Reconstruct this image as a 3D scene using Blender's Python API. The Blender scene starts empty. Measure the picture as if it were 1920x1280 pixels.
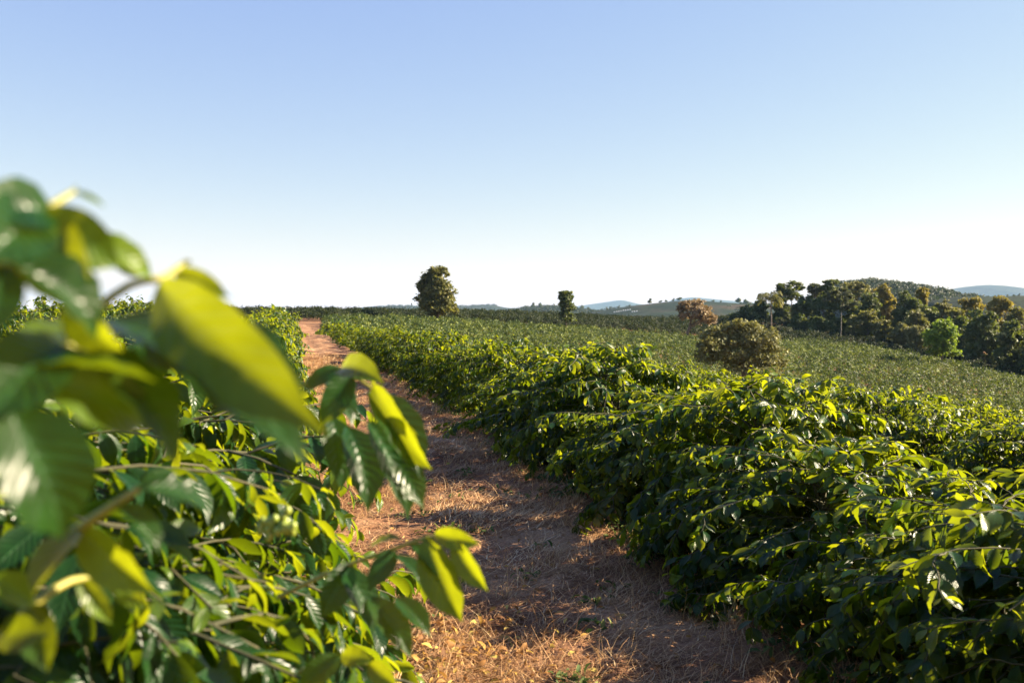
import bpy, math, random
import numpy as np
from mathutils import Vector, Matrix

scene = bpy.context.scene
COL = scene.collection
R = math.radians

# ------------------------------------------------------------------ camera, sky, sun, exposure
FPX = 1867.0            # focal length in photograph pixels (35 mm on a 36 mm wide sensor, 1920 px)
HORIZON = 575.0
CAM_Z = 2.0
PITCH = math.atan((640.0 - HORIZON) / FPX)
cam_d = bpy.data.cameras.new("camera")
cam_d.lens = 35.0
cam_d.sensor_width = 36.0
cam_d.clip_start = 0.02
cam_d.clip_end = 60000.0
cam_d.dof.use_dof = True
cam_d.dof.focus_distance = 10.0
cam_d.dof.aperture_fstop = 4.0
cam = bpy.data.objects.new("camera", cam_d)
COL.objects.link(cam)
cam.location = (0, 0, CAM_Z)
cam.rotation_euler = (math.pi / 2 - PITCH, 0, 0)
scene.camera = cam

SUN_AZ, SUN_EL = 80.0, 28.0     # azimuth clockwise from the viewing direction (+Y)
world = bpy.data.worlds.new("World")
scene.world = world
world.use_nodes = True
wn = world.node_tree
sky = wn.nodes.new("ShaderNodeTexSky")
sky.sky_type = 'NISHITA'
sky.sun_disc = False
sky.sun_elevation = R(SUN_EL)
sky.sun_rotation = R(SUN_AZ)
sky.altitude = 600.0
sky.air_density = 1.0
sky.dust_density = 0.15
sky.ozone_density = 4.0
bg = wn.nodes["Background"]
bg.inputs["Strength"].default_value = 0.070
# the picture's tone curve, per channel, on the physical sky
sep = wn.nodes.new("ShaderNodeSeparateColor"); comb = wn.nodes.new("ShaderNodeCombineColor")
wn.links.new(sky.outputs[0], sep.inputs[0])
for i, (gain, power) in enumerate(((1.12, 0.80), (1.06, 0.69), (2.37, 0.172))):
    pw = wn.nodes.new("ShaderNodeMath"); pw.operation = 'POWER'; pw.inputs[1].default_value = power
    ml = wn.nodes.new("ShaderNodeMath"); ml.operation = 'MULTIPLY'; ml.inputs[1].default_value = gain
    wn.links.new(sep.outputs[i], pw.inputs[0]); wn.links.new(pw.outputs[0], ml.inputs[0]); wn.links.new(ml.outputs[0], comb.inputs[i])
wn.links.new(comb.outputs[0], bg.inputs["Color"])

sun_d = bpy.data.lights.new("sun", 'SUN')
sun_d.energy = 5.0
sun_d.angle = R(0.5)
sun_d.color = (1.0, 0.83, 0.60)
sun = bpy.data.objects.new("sun", sun_d)
COL.objects.link(sun)
sd = Vector((math.sin(R(SUN_AZ)) * math.cos(R(SUN_EL)), math.cos(R(SUN_AZ)) * math.cos(R(SUN_EL)), math.sin(R(SUN_EL))))
sun.rotation_euler = sd.to_track_quat('Z', 'Y').to_euler()
sun.location = sd * 50

vs = scene.view_settings
vs.view_transform = 'Standard'
vs.look = 'None'
vs.gamma = 1.0
vs.exposure = 2.05
cy = scene.cycles
cy.use_denoising = True
cy.max_bounces = 8
cy.diffuse_bounces = 3
cy.glossy_bounces = 3
cy.transmission_bounces = 5
cy.transparent_max_bounces = 8
cy.volume_bounces = 0
cy.sample_clamp_indirect = 6.0
cy.caustics_reflective = False
cy.caustics_refractive = False

# ------------------------------------------------------------------ helpers
def tag(o, label=None, cat=None, group=None, kind=None):
    if label: o["label"] = label
    if cat: o["category"] = cat
    if group: o["group"] = group
    if kind: o["kind"] = kind
    return o

def empty(name, loc, rz=0.0):
    o = bpy.data.objects.new(name, None)
    COL.objects.link(o)
    o.location = loc
    o.rotation_euler = (0, 0, rz)
    o.empty_display_size = 0.2
    return o

def mk_mesh(name, V, F, mat, uv=None, tint=None, smooth=True):
    V = np.asarray(V, np.float32).reshape(-1, 3)
    F = np.asarray(F, np.int32).reshape(-1, 4)
    me = bpy.data.meshes.new(name)
    me.vertices.add(len(V))
    me.vertices.foreach_set("co", V.ravel())
    me.loops.add(F.size)
    me.loops.foreach_set("vertex_index", F.ravel())
    me.polygons.add(len(F))
    me.polygons.foreach_set("loop_start", np.arange(0, F.size, 4, dtype=np.int32))
    me.update(calc_edges=True)
    me.polygons.foreach_set("use_smooth", np.full(len(F), bool(smooth)))
    if uv is not None:
        ul = me.uv_layers.new(name="UVMap")
        ul.data.foreach_set("uv", np.asarray(uv, np.float32)[F.ravel()].ravel())
    if tint is not None:
        at = me.attributes.new("tint", 'FLOAT', 'FACE')
        at.data.foreach_set("value", np.asarray(tint, np.float32))
    me.materials.append(mat)
    me.update()
    return me

def obj(name, me, parent=None, loc=(0, 0, 0)):
    o = bpy.data.objects.new(name, me)
    COL.objects.link(o)
    o.location = loc
    if parent is not None:
        o.parent = parent
    return o

class Geo:
    """collects quads (with uv and a per-face tint) for one mesh"""
    def __init__(s):
        s.V, s.F, s.U, s.T, s.n = [], [], [], [], 0
    def add(s, V, F, U=None, T=None):
        V = np.asarray(V, float).reshape(-1, 3); F = np.asarray(F, int).reshape(-1, 4)
        s.V.append(V); s.F.append(F + s.n); s.n += len(V)
        s.U.append(np.zeros((len(V), 2)) if U is None else U)
        s.T.append(np.full(len(F), 0.5) if T is None else T)
    def mesh(s, name, mat, smooth=True):
        if not s.V:
            return None
        return mk_mesh(name, np.concatenate(s.V), np.concatenate(s.F), mat, np.concatenate(s.U), np.concatenate(s.T), smooth)

def nrm(a):
    a = np.asarray(a, float)
    return a / np.maximum(np.linalg.norm(a, axis=-1, keepdims=True), 1e-9)

def tube(geo, pts, rad, k=6, T=0.5):
    pts = np.asarray(pts, float); n = len(pts)
    rad = np.broadcast_to(np.asarray(rad, float), (n,))
    tg = nrm(np.gradient(pts, axis=0))
    ref = np.array([0.31, 0.12, 0.94]) if abs(tg[0][2]) < 0.9 else np.array([1.0, 0.1, 0.0])
    a = nrm(np.cross(tg, ref)); b = np.cross(tg, a)
    an = np.linspace(0, 2 * math.pi, k, endpoint=False)
    V = pts[:, None, :] + rad[:, None, None] * (np.cos(an)[None, :, None] * a[:, None, :] + np.sin(an)[None, :, None] * b[:, None, :])
    F = []
    for i in range(n - 1):
        for j in range(k):
            j2 = (j + 1) % k
            F.append((i * k + j, i * k + j2, (i + 1) * k + j2, (i + 1) * k + j))
    U = np.stack(np.meshgrid(np.linspace(0, 1, n), np.linspace(0, 1, k), indexing='ij'), -1).reshape(-1, 2)
    geo.add(V.reshape(-1, 3), F, U, np.full(len(F), T))

def smooth01(x, a, b):
    t = np.clip((np.asarray(x, float) - a) / (b - a), 0, 1)
    return t * t * (3 - 2 * t)

def vnoise(x, y, seed=0):
    """smooth value noise on arrays, about -1..1"""
    x = np.asarray(x, float); y = np.asarray(y, float)
    xi = np.floor(x).astype(np.int64); yi = np.floor(y).astype(np.int64)
    fx = x - xi; fy = y - yi
    fx = fx * fx * (3 - 2 * fx); fy = fy * fy * (3 - 2 * fy)
    def h(a, b):
        v = (a * 374761393 + b * 668265263 + seed * 982451653) & 0xffffffff
        v = ((v ^ (v >> 13)) * 1274126177) & 0xffffffff
        return ((v ^ (v >> 16)) & 0xffff) / 32767.5 - 1
    return (h(xi, yi) * (1 - fx) + h(xi + 1, yi) * fx) * (1 - fy) + (h(xi, yi + 1) * (1 - fx) + h(xi + 1, yi + 1) * fx) * fy

CP, SP = math.cos(PITCH), math.sin(PITCH)
def at(px, py, D):
    """the point of the place seen at photograph pixel px, py at forward distance D"""
    a = (px - 960.0) / FPX; b = (640.0 - py) / FPX
    d = np.array([a, CP + b * SP, -SP + b * CP])
    d = d / d[1]
    return np.array([d[0] * D, D, CAM_Z + d[2] * D])

def project(P):
    P = np.asarray(P, float); x = P[..., 0]; y = P[..., 1]; z = P[..., 2] - CAM_Z
    f = y * CP - z * SP; u = y * SP + z * CP
    f = np.where(np.abs(f) < 1e-6, 1e-6, f)
    return 960 + FPX * x / f, 640 - FPX * u / f, f

# ------------------------------------------------------------------ terrain
TH = math.atan((960.0 - 570.0) / FPX)      # the rows run towards the point at pixel column 570
DV = np.array([-math.sin(TH), math.cos(TH)]); RV = np.array([math.cos(TH), math.sin(TH)])
BEND = 2.2e-4
def uv_of(x, y):
    u = x * RV[0] + y * RV[1]; v = x * DV[0] + y * DV[1]
    return u + BEND * np.clip(v, 0, 400) ** 2, v
def xy_of(u, v):
    u = u - BEND * np.clip(v, 0, 400) ** 2
    return u * RV[0] + v * DV[0], u * RV[1] + v * DV[1]

def z_near(x, y):
    u, v = uv_of(x, y)
    s = np.logaddexp(0, (u - 3.0) / 0.6) * 0.6
    z = -0.12 * s - 0.6 * smooth01(v, 8, 50) * smooth01(u, 2.0, 6.0)
    z = z - 0.004 * np.clip(u - 22, 0, 40) ** 2
    z = z + 0.06 * np.clip(-u, 0, 8)
    z = z + 0.55 * smooth01(v, 80, 150) * (1 - smooth01(u, 4, 30))
    return z

_ctrl = []
def _c(px, D, py, h):
    p = at(px, py, D); _ctrl.append((p[0], p[1], p[2] - h))
for px, D, py in [(720, 112, 622), (860, 116, 643), (1050, 120, 662), (1300, 125, 700), (1500, 128, 715), (1920, 130, 758), (2400, 130, 800)]:
    _c(px, D, py, 1.2)
FIELD_TOP = [(560, 150, 592), (620, 155, 592), (703, 168, 591), (803, 185, 594), (887, 190, 598), (1053, 196, 609), (1180, 206, 617), (1300, 212, 626), (1460, 214, 638), (1640, 200, 655), (1765, 184, 675), (1920, 168, 711), (2300, 160, 760)]
for px, D, py in FIELD_TOP:
    _c(px, D, py, 1.2)
for px, D, py, h in [(0, 150, 592, 1.0), (300, 155, 592, 1.0), (450, 165, 592, 0.8), (620, 185, 586, 1.2), (800, 215, 585, 1.5), (950, 240, 584, 1.8), (1100, 255, 587, 2.2), (1300, 265, 593, 2.4),
                     (1420, 265, 605, 0), (1500, 250, 625, 0), (1600, 235, 640, 0), (1740, 210, 672, 0), (1920, 190, 715, 0), (1600, 290, 625, 0), (1800, 270, 650, 0), (2000, 250, 690, 0)]:
    _c(px, D, py, h)
for px, D, z in [(-600, 300, -4), (0, 300, -4), (300, 290, -4), (620, 300, -4), (900, 335, -5), (1200, 345, -6), (1500, 345, -6), (-600, 150, 0.6), (-500, 220, -1)]:
    _ctrl.append(((px - 960) / FPX * D, D, z))
_ctrl = np.array(_ctrl)
def _phi(r2):
    return np.where(r2 > 0, r2 * np.log(np.maximum(r2, 1e-9)), 0.0)
def _tps(ct):
    X = ct[:, :2] / 100.0; n = len(ct)
    K = _phi(((X[:, None] - X[None]) ** 2).sum(-1)) + np.eye(n) * 2e-4
    P = np.c_[np.ones(n), X]
    A = np.block([[K, P], [P.T, np.zeros((3, 3))]])
    return X, np.linalg.solve(A, np.r_[ct[:, 2], 0, 0, 0])
_TX, _TW = _tps(_ctrl)
def z_far(x, y):
    q = np.stack([np.ravel(x), np.ravel(y)], -1) / 100.0
    out = np.zeros(len(q))
    for k in range(len(_TX)):
        out += _TW[k] * _phi(((q - _TX[k]) ** 2).sum(-1))
    n = len(_TX)
    out += _TW[n] + _TW[n + 1] * q[:, 0] + _TW[n + 2] * q[:, 1]
    return out.reshape(np.shape(x))
def ground_z(x, y):
    x = np.asarray(x, float); y = np.asarray(y, float)
    xs = np.clip(x, -130, 190); ys = np.clip(y, 60, 330)
    zn = z_near(np.clip(x, -60, 120), np.clip(y, -60, 160)); zf = np.clip(z_far(xs, ys), -14, 4)
    w = smooth01(y, 70, 110)
    z = zn * (1 - w) + zf * w
    r = np.hypot(x, y)
    far = smooth01(r, 270, 700)
    z = z * (1 - far) - 34.0 * far
    side = smooth01(np.abs(x), 140, 420) * (1 - far)
    return z - 8 * side
def gz(x, y):
    return float(ground_z(np.array([x]), np.array([y]))[0])

# ------------------------------------------------------------------ materials
def new_mat(name):
    m = bpy.data.materials.new(name); m.use_nodes = True
    nt = m.node_tree
    for n in list(nt.nodes): nt.nodes.remove(n)
    out = nt.nodes.new("ShaderNodeOutputMaterial")
    return m, nt, out
def N(nt, t, **kw):
    n = nt.nodes.new(t)
    for k, v in kw.items():
        setattr(n, k, v)
    return n
def ramp(nt, stops):
    n = nt.nodes.new("ShaderNodeValToRGB")
    e = n.color_ramp.elements
    while len(e) < len(stops): e.new(0.5)
    for i, (p, c) in enumerate(stops):
        e[i].position = p; e[i].color = (*c, 1)
    return n
def math_n(nt, op, a, b=None, c=None):
    n = nt.nodes.new("ShaderNodeMath"); n.operation = op
    for i, x in enumerate((a, b, c)):
        if x is None: continue
        if isinstance(x, (int, float)): n.inputs[i].default_value = x
        else: nt.links.new(x, n.inputs[i])
    return n.outputs[0]
def mixc(nt, f, a, b, mode='MIX'):
    n = nt.nodes.new("ShaderNodeMix"); n.data_type = 'RGBA'; n.blend_type = mode
    for s, x in ((n.inputs[0], f), (n.inputs[6], a), (n.inputs[7], b)):
        if isinstance(x, (int, float)): s.default_value = x
        elif isinstance(x, tuple): s.default_value = (*x, 1)
        else: nt.links.new(x, s)
    return n.outputs[2]

def leaf_material(name, mature, young, trans_m, trans_y, rough=0.32, trans=0.4, veins=True, spec=0.5):
    m, nt, out = new_mat(name)
    L = nt.links
    tint = N(nt, "ShaderNodeAttribute", attribute_name="tint")
    t = tint.outputs["Fac"]
    rp = ramp(nt, [(0.0, tuple(c * 0.72 for c in mature)), (0.55, mature), (0.8, tuple(0.5 * (a + b) for a, b in zip(mature, young))), (1.0, young)])
    L.new(t, rp.inputs[0])
    rt = ramp(nt, [(0.0, trans_m), (1.0, trans_y)])
    L.new(t, rt.inputs[0])
    base = rp.outputs[0]; tr = rt.outputs[0]
    p = N(nt, "ShaderNodeBsdfPrincipled")
    if veins:
        uv = N(nt, "ShaderNodeUVMap")
        sep = N(nt, "ShaderNodeSeparateXYZ"); L.new(uv.outputs[0], sep.inputs[0])
        ax = math_n(nt, 'ABSOLUTE', math_n(nt, 'SUBTRACT', sep.outputs[0], 0.5))
        ph = math_n(nt, 'ADD', math_n(nt, 'MULTIPLY', sep.outputs[1], 62.0), math_n(nt, 'MULTIPLY', ax, -26.0))
        nv = N(nt, "ShaderNodeTexNoise"); nv.inputs["Scale"].default_value = 30.0; nv.inputs["Detail"].default_value = 2.0
        tcv = N(nt, "ShaderNodeTexCoord"); L.new(tcv.outputs["Object"], nv.inputs["Vector"])
        ph = math_n(nt, 'ADD', ph, math_n(nt, 'MULTIPLY', nv.outputs[0], 5.0))
        wave = math_n(nt, 'SINE', ph)
        rib = math_n(nt, 'LESS_THAN', ax, 0.022)
        vein = math_n(nt, 'MULTIPLY', math_n(nt, 'GREATER_THAN', wave, 0.93), 0.35)
        vf = math_n(nt, 'MAXIMUM', math_n(nt, 'MULTIPLY', rib, 0.8), vein)
        base = mixc(nt, vf, base, tuple(min(1, c * 2.2 + 0.02) for c in mature))
        bump = N(nt, "ShaderNodeBump"); bump.inputs["Strength"].default_value = 0.24; bump.inputs["Distance"].default_value = 0.004
        L.new(wave, bump.inputs["Height"]); L.new(bump.outputs[0], p.inputs["Normal"])
        # age spots and dust
        nz = N(nt, "ShaderNodeTexNoise"); nz.inputs["Scale"].default_value = 45.0; nz.inputs["Detail"].default_value = 3.0
        tc = N(nt, "ShaderNodeTexCoord"); L.new(tc.outputs["Object"], nz.inputs["Vector"])
        nr = ramp(nt, [(0.35, (0.75, 0.75, 0.75)), (0.7, (1.2, 1.2, 1.2))]); L.new(nz.outputs[0], nr.inputs[0])
        base = mixc(nt, 1.0, base, nr.outputs[0], 'MULTIPLY')
    L.new(base, p.inputs["Base Color"])
    p.inputs["Roughness"].default_value = rough
    p.inputs["Specular IOR Level"].default_value = spec
    tl = N(nt, "ShaderNodeBsdfTranslucent"); L.new(tr, tl.inputs["Color"])
    mx = N(nt, "ShaderNodeMixShader"); mx.inputs[0].default_value = trans
    L.new(p.outputs[0], mx.inputs[1]); L.new(tl.outputs[0], mx.inputs[2])
    L.new(mx.outputs[0], out.inputs[0])
    return m

M = {}
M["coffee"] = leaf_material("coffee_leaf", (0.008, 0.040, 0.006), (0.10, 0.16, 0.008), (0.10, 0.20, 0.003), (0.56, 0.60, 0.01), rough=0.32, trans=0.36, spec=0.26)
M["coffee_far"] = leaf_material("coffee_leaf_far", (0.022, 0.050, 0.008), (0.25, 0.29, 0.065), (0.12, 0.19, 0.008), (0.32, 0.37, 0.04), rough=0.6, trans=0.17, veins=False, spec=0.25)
M["coffee_old_shaded"] = leaf_material("coffee_leaf_old_shaded", (0.012, 0.024, 0.006), (0.05, 0.06, 0.014), (0.04, 0.065, 0.006), (0.09, 0.11, 0.02), rough=0.6, trans=0.2, veins=False, spec=0.2)  # shade on the tall old rows is put into this darker leaf colour
def crown_mat(name, dark, light, tr, trans=0.25, rough=0.6):
    return leaf_material(name, dark, light, tr, tuple(min(1, c * 1.6) for c in tr), rough=rough, trans=trans, veins=False, spec=0.3)
M["crown_green"] = crown_mat("crown_dark_green", (0.070, 0.100, 0.028), (0.307, 0.294, 0.115), (0.166, 0.205, 0.026))
M["crown_olive"] = crown_mat("crown_olive", (0.109, 0.118, 0.036), (0.422, 0.371, 0.141), (0.256, 0.256, 0.038))
M["crown_gold"] = crown_mat("crown_gold", (0.166, 0.154, 0.038), (0.538, 0.435, 0.128), (0.410, 0.346, 0.038))
M["crown_dry"] = crown_mat("crown_dry", (0.20, 0.14, 0.075), (0.50, 0.37, 0.21), (0.30, 0.21, 0.08))
M["crown_tan"] = crown_mat("crown_tan", (0.145, 0.155, 0.055), (0.42, 0.40, 0.18), (0.24, 0.23, 0.05))
M["crown_bright"] = crown_mat("crown_bright", (0.096, 0.166, 0.020), (0.384, 0.461, 0.064), (0.333, 0.461, 0.026), trans=0.3)
M["crown_pale"] = crown_mat("crown_pale", (0.09, 0.10, 0.045), (0.32, 0.31, 0.17), (0.15, 0.17, 0.05))

def bark(name, a, b, rough=0.85):
    m, nt, out = new_mat(name)
    p = N(nt, "ShaderNodeBsdfPrincipled")
    nz = N(nt, "ShaderNodeTexNoise"); nz.inputs["Scale"].default_value = 14.0; nz.inputs["Detail"].default_value = 6.0
    tc = N(nt, "ShaderNodeTexCoord"); nt.links.new(tc.outputs["Object"], nz.inputs["Vector"])
    rp = ramp(nt, [(0.3, a), (0.7, b)]); nt.links.new(nz.outputs[0], rp.inputs[0])
    nt.links.new(rp.outputs[0], p.inputs["Base Color"]); p.inputs["Roughness"].default_value = rough
    bp = N(nt, "ShaderNodeBump"); bp.inputs["Strength"].default_value = 0.5; bp.inputs["Distance"].default_value = 0.01
    nt.links.new(nz.outputs[0], bp.inputs["Height"]); nt.links.new(bp.outputs[0], p.inputs["Normal"])
    nt.links.new(p.outputs[0], out.inputs[0])
    return m
M["hill_crown"] = crown_mat("crown_hill", (0.022, 0.036, 0.014), (0.075, 0.085, 0.035), (0.04, 0.06, 0.012))
M["bark"] = bark("bark", (0.09, 0.065, 0.045), (0.24, 0.19, 0.14))
M["pale_bark"] = bark("pale_bark", (0.15, 0.13, 0.10), (0.29, 0.26, 0.21))
M["coffee_bark"] = bark("coffee_bark", (0.030, 0.034, 0.012), (0.085, 0.075, 0.03))
M["green_twig"] = bark("green_twig", (0.22, 0.24, 0.03), (0.40, 0.34, 0.06), 0.5)
M["berry"] = bark("berry", (0.16, 0.24, 0.03), (0.30, 0.36, 0.05), 0.35)

def ground_material():
    m, nt, out = new_mat("field_soil")
    L = nt.links
    p = N(nt, "ShaderNodeBsdfPrincipled"); p.inputs["Roughness"].default_value = 0.95; p.inputs["Specular IOR Level"].default_value = 0.15
    tc = N(nt, "ShaderNodeTexCoord")
    n1 = N(nt, "ShaderNodeTexNoise"); n1.inputs["Scale"].default_value = 0.35; n1.inputs["Detail"].default_value = 7.0
    n2 = N(nt, "ShaderNodeTexNoise"); n2.inputs["Scale"].default_value = 6.0; n2.inputs["Detail"].default_value = 8.0; n2.inputs["Roughness"].default_value = 0.7
    for n in (n1, n2): L.new(tc.outputs["Object"], n.inputs["Vector"])
    a = ramp(nt, [(0.3, (0.17, 0.085, 0.045)), (0.55, (0.24, 0.13, 0.07)), (0.75, (0.30, 0.19, 0.09))]); L.new(n1.outputs[0], a.inputs[0])
    b = ramp(nt, [(0.3, (0.55, 0.52, 0.5)), (0.7, (1.25, 1.2, 1.15))]); L.new(n2.outputs[0], b.inputs[0])
    L.new(mixc(nt, 1.0, a.outputs[0], b.outputs[0], 'MULTIPLY'), p.inputs["Base Color"])
    bp = N(nt, "ShaderNodeBump"); bp.inputs["Strength"].default_value = 0.7; bp.inputs["Distance"].default_value = 0.03
    L.new(n2.outputs[0], bp.inputs["Height"]); L.new(bp.outputs[0], p.inputs["Normal"])
    L.new(p.outputs[0], out.inputs[0])
    return m
M["soil"] = ground_material()

def path_material():
    m, nt, out = new_mat("path_soil")
    L = nt.links
    p = N(nt, "ShaderNodeBsdfPrincipled"); p.inputs["Roughness"].default_value = 0.95; p.inputs["Specular IOR Level"].default_value = 0.12
    tc = N(nt, "ShaderNodeTexCoord")
    n1 = N(nt, "ShaderNodeTexNoise"); n1.inputs["Scale"].default_value = 0.9; n1.inputs["Detail"].default_value = 5.0
    n2 = N(nt, "ShaderNodeTexNoise"); n2.inputs["Scale"].default_value = 22.0; n2.inputs["Detail"].default_value = 8.0; n2.inputs["Roughness"].default_value = 0.75
    n3 = N(nt, "ShaderNodeTexVoronoi"); n3.inputs["Scale"].default_value = 28.0
    for n in (n1, n2, n3): L.new(tc.outputs["Object"], n.inputs["Vector"])
    a = ramp(nt, [(0.34, (0.13, 0.062, 0.036)), (0.5, (0.26, 0.135, 0.072)), (0.66, (0.42, 0.26, 0.14))]); L.new(n1.outputs[0], a.inputs[0])
    b = ramp(nt, [(0.3, (0.5, 0.46, 0.44)), (0.5, (0.95, 0.95, 0.95)), (0.72, (1.35, 1.3, 1.2))]); L.new(n2.outputs[0], b.inputs[0])
    L.new(mixc(nt, 1.0, a.outputs[0], b.outputs[0], 'MULTIPLY'), p.inputs["Base Color"])
    bp = N(nt, "ShaderNodeBump"); bp.inputs["Strength"].default_value = 0.8; bp.inputs["Distance"].default_value = 0.02
    L.new(math_n(nt, 'ADD', n2.outputs[0], math_n(nt, 'MULTIPLY', n3.outputs[0], 0.6)), bp.inputs["Height"]); L.new(bp.outputs[0], p.inputs["Normal"])
    L.new(p.outputs[0], out.inputs[0])
    return m
M["path"] = path_material()

def straw_material(name, stops, trans=0.2):
    m, nt, out = new_mat(name)
    L = nt.links
    p = N(nt, "ShaderNodeBsdfPrincipled"); p.inputs["Roughness"].default_value = 0.7; p.inputs["Specular IOR Level"].default_value = 0.25
    t = N(nt, "ShaderNodeAttribute", attribute_name="tint")
    rp = ramp(nt, stops); L.new(t.outputs["Fac"], rp.inputs[0]); L.new(rp.outputs[0], p.inputs["Base Color"])
    tl = N(nt, "ShaderNodeBsdfTranslucent"); L.new(rp.outputs[0], tl.inputs["Color"])
    mx = N(nt, "ShaderNodeMixShader"); mx.inputs[0].default_value = trans
    L.new(p.outputs[0], mx.inputs[1]); L.new(tl.outputs[0], mx.inputs[2]); L.new(mx.outputs[0], out.inputs[0])
    return m
M["straw"] = straw_material("straw", [(0.0, (0.20, 0.10, 0.045)), (0.4, (0.44, 0.25, 0.11)), (0.75, (0.64, 0.42, 0.20)), (1.0, (0.74, 0.58, 0.34))])
M["litter"] = straw_material("dry_leaf", [(0.0, (0.16, 0.075, 0.03)), (0.5, (0.34, 0.17, 0.05)), (0.85, (0.50, 0.30, 0.07)), (1.0, (0.52, 0.42, 0.10))], 0.3)
M["weed"] = straw_material("weed_leaf", [(0.0, (0.04, 0.075, 0.018)), (0.7, (0.09, 0.14, 0.03)), (1.0, (0.20, 0.22, 0.06))], 0.3)

# ------------------------------------------------------------------ ground and path
def axis(neg, near, step, pos, grow):
    a = [0.0]; s = step
    while a[-1] < pos:
        if a[-1] > near: s *= grow
        a.append(a[-1] + s)
    b = [0.0]; s = step
    while b[-1] > -neg:
        if -b[-1] > near * 0.5: s *= grow
        b.append(b[-1] - s)
    return np.array(sorted(set(b + a)))
gx = axis(15500, 70, 0.8, 15500, 1.07); gy = axis(15500, 130, 0.8, 15500, 1.07)
GX, GY = np.meshgrid(gx, gy, indexing='ij')
GZ = ground_z(GX, GY)
nr_ = np.hypot(GX, GY)
GZ = GZ + 0.04 * vnoise(GX * 0.9, GY * 0.9, 3) * (1 - smooth01(nr_, 100, 300))
def grid_faces(nx, ny):
    i, j = np.meshgrid(np.arange(nx - 1), np.arange(ny - 1), indexing='ij')
    a = (i * ny + j).ravel()
    return np.stack([a, a + ny, a + ny + 1, a + 1], -1)
g = obj("ground", mk_mesh("ground", np.stack([GX, GY, GZ], -1).reshape(-1, 3), grid_faces(len(gx), len(gy)), M["soil"]))
tag(g, kind="structure")

pv = np.concatenate([np.arange(-3, 14, 0.07), np.arange(14, 40, 0.2), np.arange(40, 175, 0.8)])
pu = np.linspace(-0.6, 3.9, 66)
PU, PV = np.meshgrid(pu, pv, indexing='ij')
wid = 1 + 0.25 * smooth01(PV, 100, 130)
PX, PY = xy_of(1.6 + (PU - 1.6) * wid, PV)
edge = np.clip(np.minimum(PU + 0.6, 3.9 - PU) / 0.5, 0, 1)
PZ = ground_z(PX, PY) + 0.065 * edge - 0.03 + 0.030 * vnoise(PX * 2.2, PY * 2.2, 5) + 0.016 * vnoise(PX * 7, PY * 7, 6) + 0.008 * vnoise(PX * 17, PY * 17, 7)
# worn wheel tracks
PZ = PZ - 0.035 * np.exp(-((PU - 1.0) / 0.22) ** 2) - 0.035 * np.exp(-((PU - 2.3) / 0.22) ** 2)
pth = obj("path", mk_mesh("path", np.stack([PX, PY, PZ], -1).reshape(-1, 3), grid_faces(len(pu), len(pv)), M["path"]))
tag(pth, kind="structure")

# bare headland beyond the end of the rows
hu = np.linspace(-14, 6, 60); hv = np.linspace(108, 150, 60)
HU, HV = np.meshgrid(hu, hv, indexing='ij'); HX, HY = xy_of(HU, HV)
ed = np.clip(np.minimum(np.minimum(HU + 14, 6 - HU), np.minimum(HV - 108, 150 - HV)) / 2, 0, 1)
hz = ground_z(HX, HY) + 0.10 * ed - 0.04 + 0.02 * vnoise(HX, HY, 9)
tag(obj("headland_track", mk_mesh("headland_track", np.stack([HX, HY, hz], -1).reshape(-1, 3), grid_faces(60, 60), M["path"])), kind="structure")

# ------------------------------------------------------------------ leaf templates
def leaf_template(na, nc, droop, fold, wave, twist, seed, width=0.42):
    """na steps along, nc verts across; length 1 along x, across y, up z"""
    rg = np.random.default_rng(seed)
    s = np.linspace(0, 1, na)
    w = np.sin(np.pi * np.clip(s, 0, 1) ** 0.88) ** 0.85
    w = w * (1 - 0.55 * smooth01(s, 0.72, 1.0)) * width * 0.5 + 0.006
    w[-1] = 0.004
    c = np.linspace(-1, 1, nc)
    ang = -droop * s ** 1.2
    ds = 1.0 / (na - 1)
    cx = np.concatenate([[0], np.cumsum(np.cos(ang[:-1]) * ds)]); cz = np.concatenate([[0], np.cumsum(np.sin(ang[:-1]) * ds)])
    p1, p2 = rg.uniform(0, 6.28, 2)
    V = np.zeros((na, nc, 3)); U = np.zeros((na, nc, 2))
    for j, cc in enumerate(c):
        ph = p1 if cc < 0 else p2
        up = fold * abs(cc) * w + wave * abs(cc) ** 2 * np.sin(s * 2 * np.pi * 4.2 + ph) * np.sin(np.pi * s)
        tw = twist * s
        yy = cc * w
        V[:, j, 0] = cx - np.sin(ang) * up
        V[:, j, 1] = yy * np.cos(tw) - up * np.sin(tw)
        V[:, j, 2] = cz + np.cos(ang) * up + yy * np.sin(tw)
        U[:, j, 0] = 0.5 + 0.5 * cc; U[:, j, 1] = s
    return V.reshape(-1, 3), U.reshape(-1, 2), grid_faces(na, nc)
def template_set(na, nc, n, width=0.42):
    rg = random.Random(na * 100 + nc)
    return [leaf_template(na, nc, rg.uniform(0.2, 1.5), rg.uniform(0.15, 0.6), rg.uniform(0.008, 0.022), rg.uniform(-0.7, 0.7), i, width) for i in range(n)]
T_HERO = template_set(17, 7, 8)
T_NEAR = template_set(8, 3, 10)
T_MID = template_set(4, 3, 8)
T_FAR = template_set(3, 2, 6, 0.5)

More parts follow.
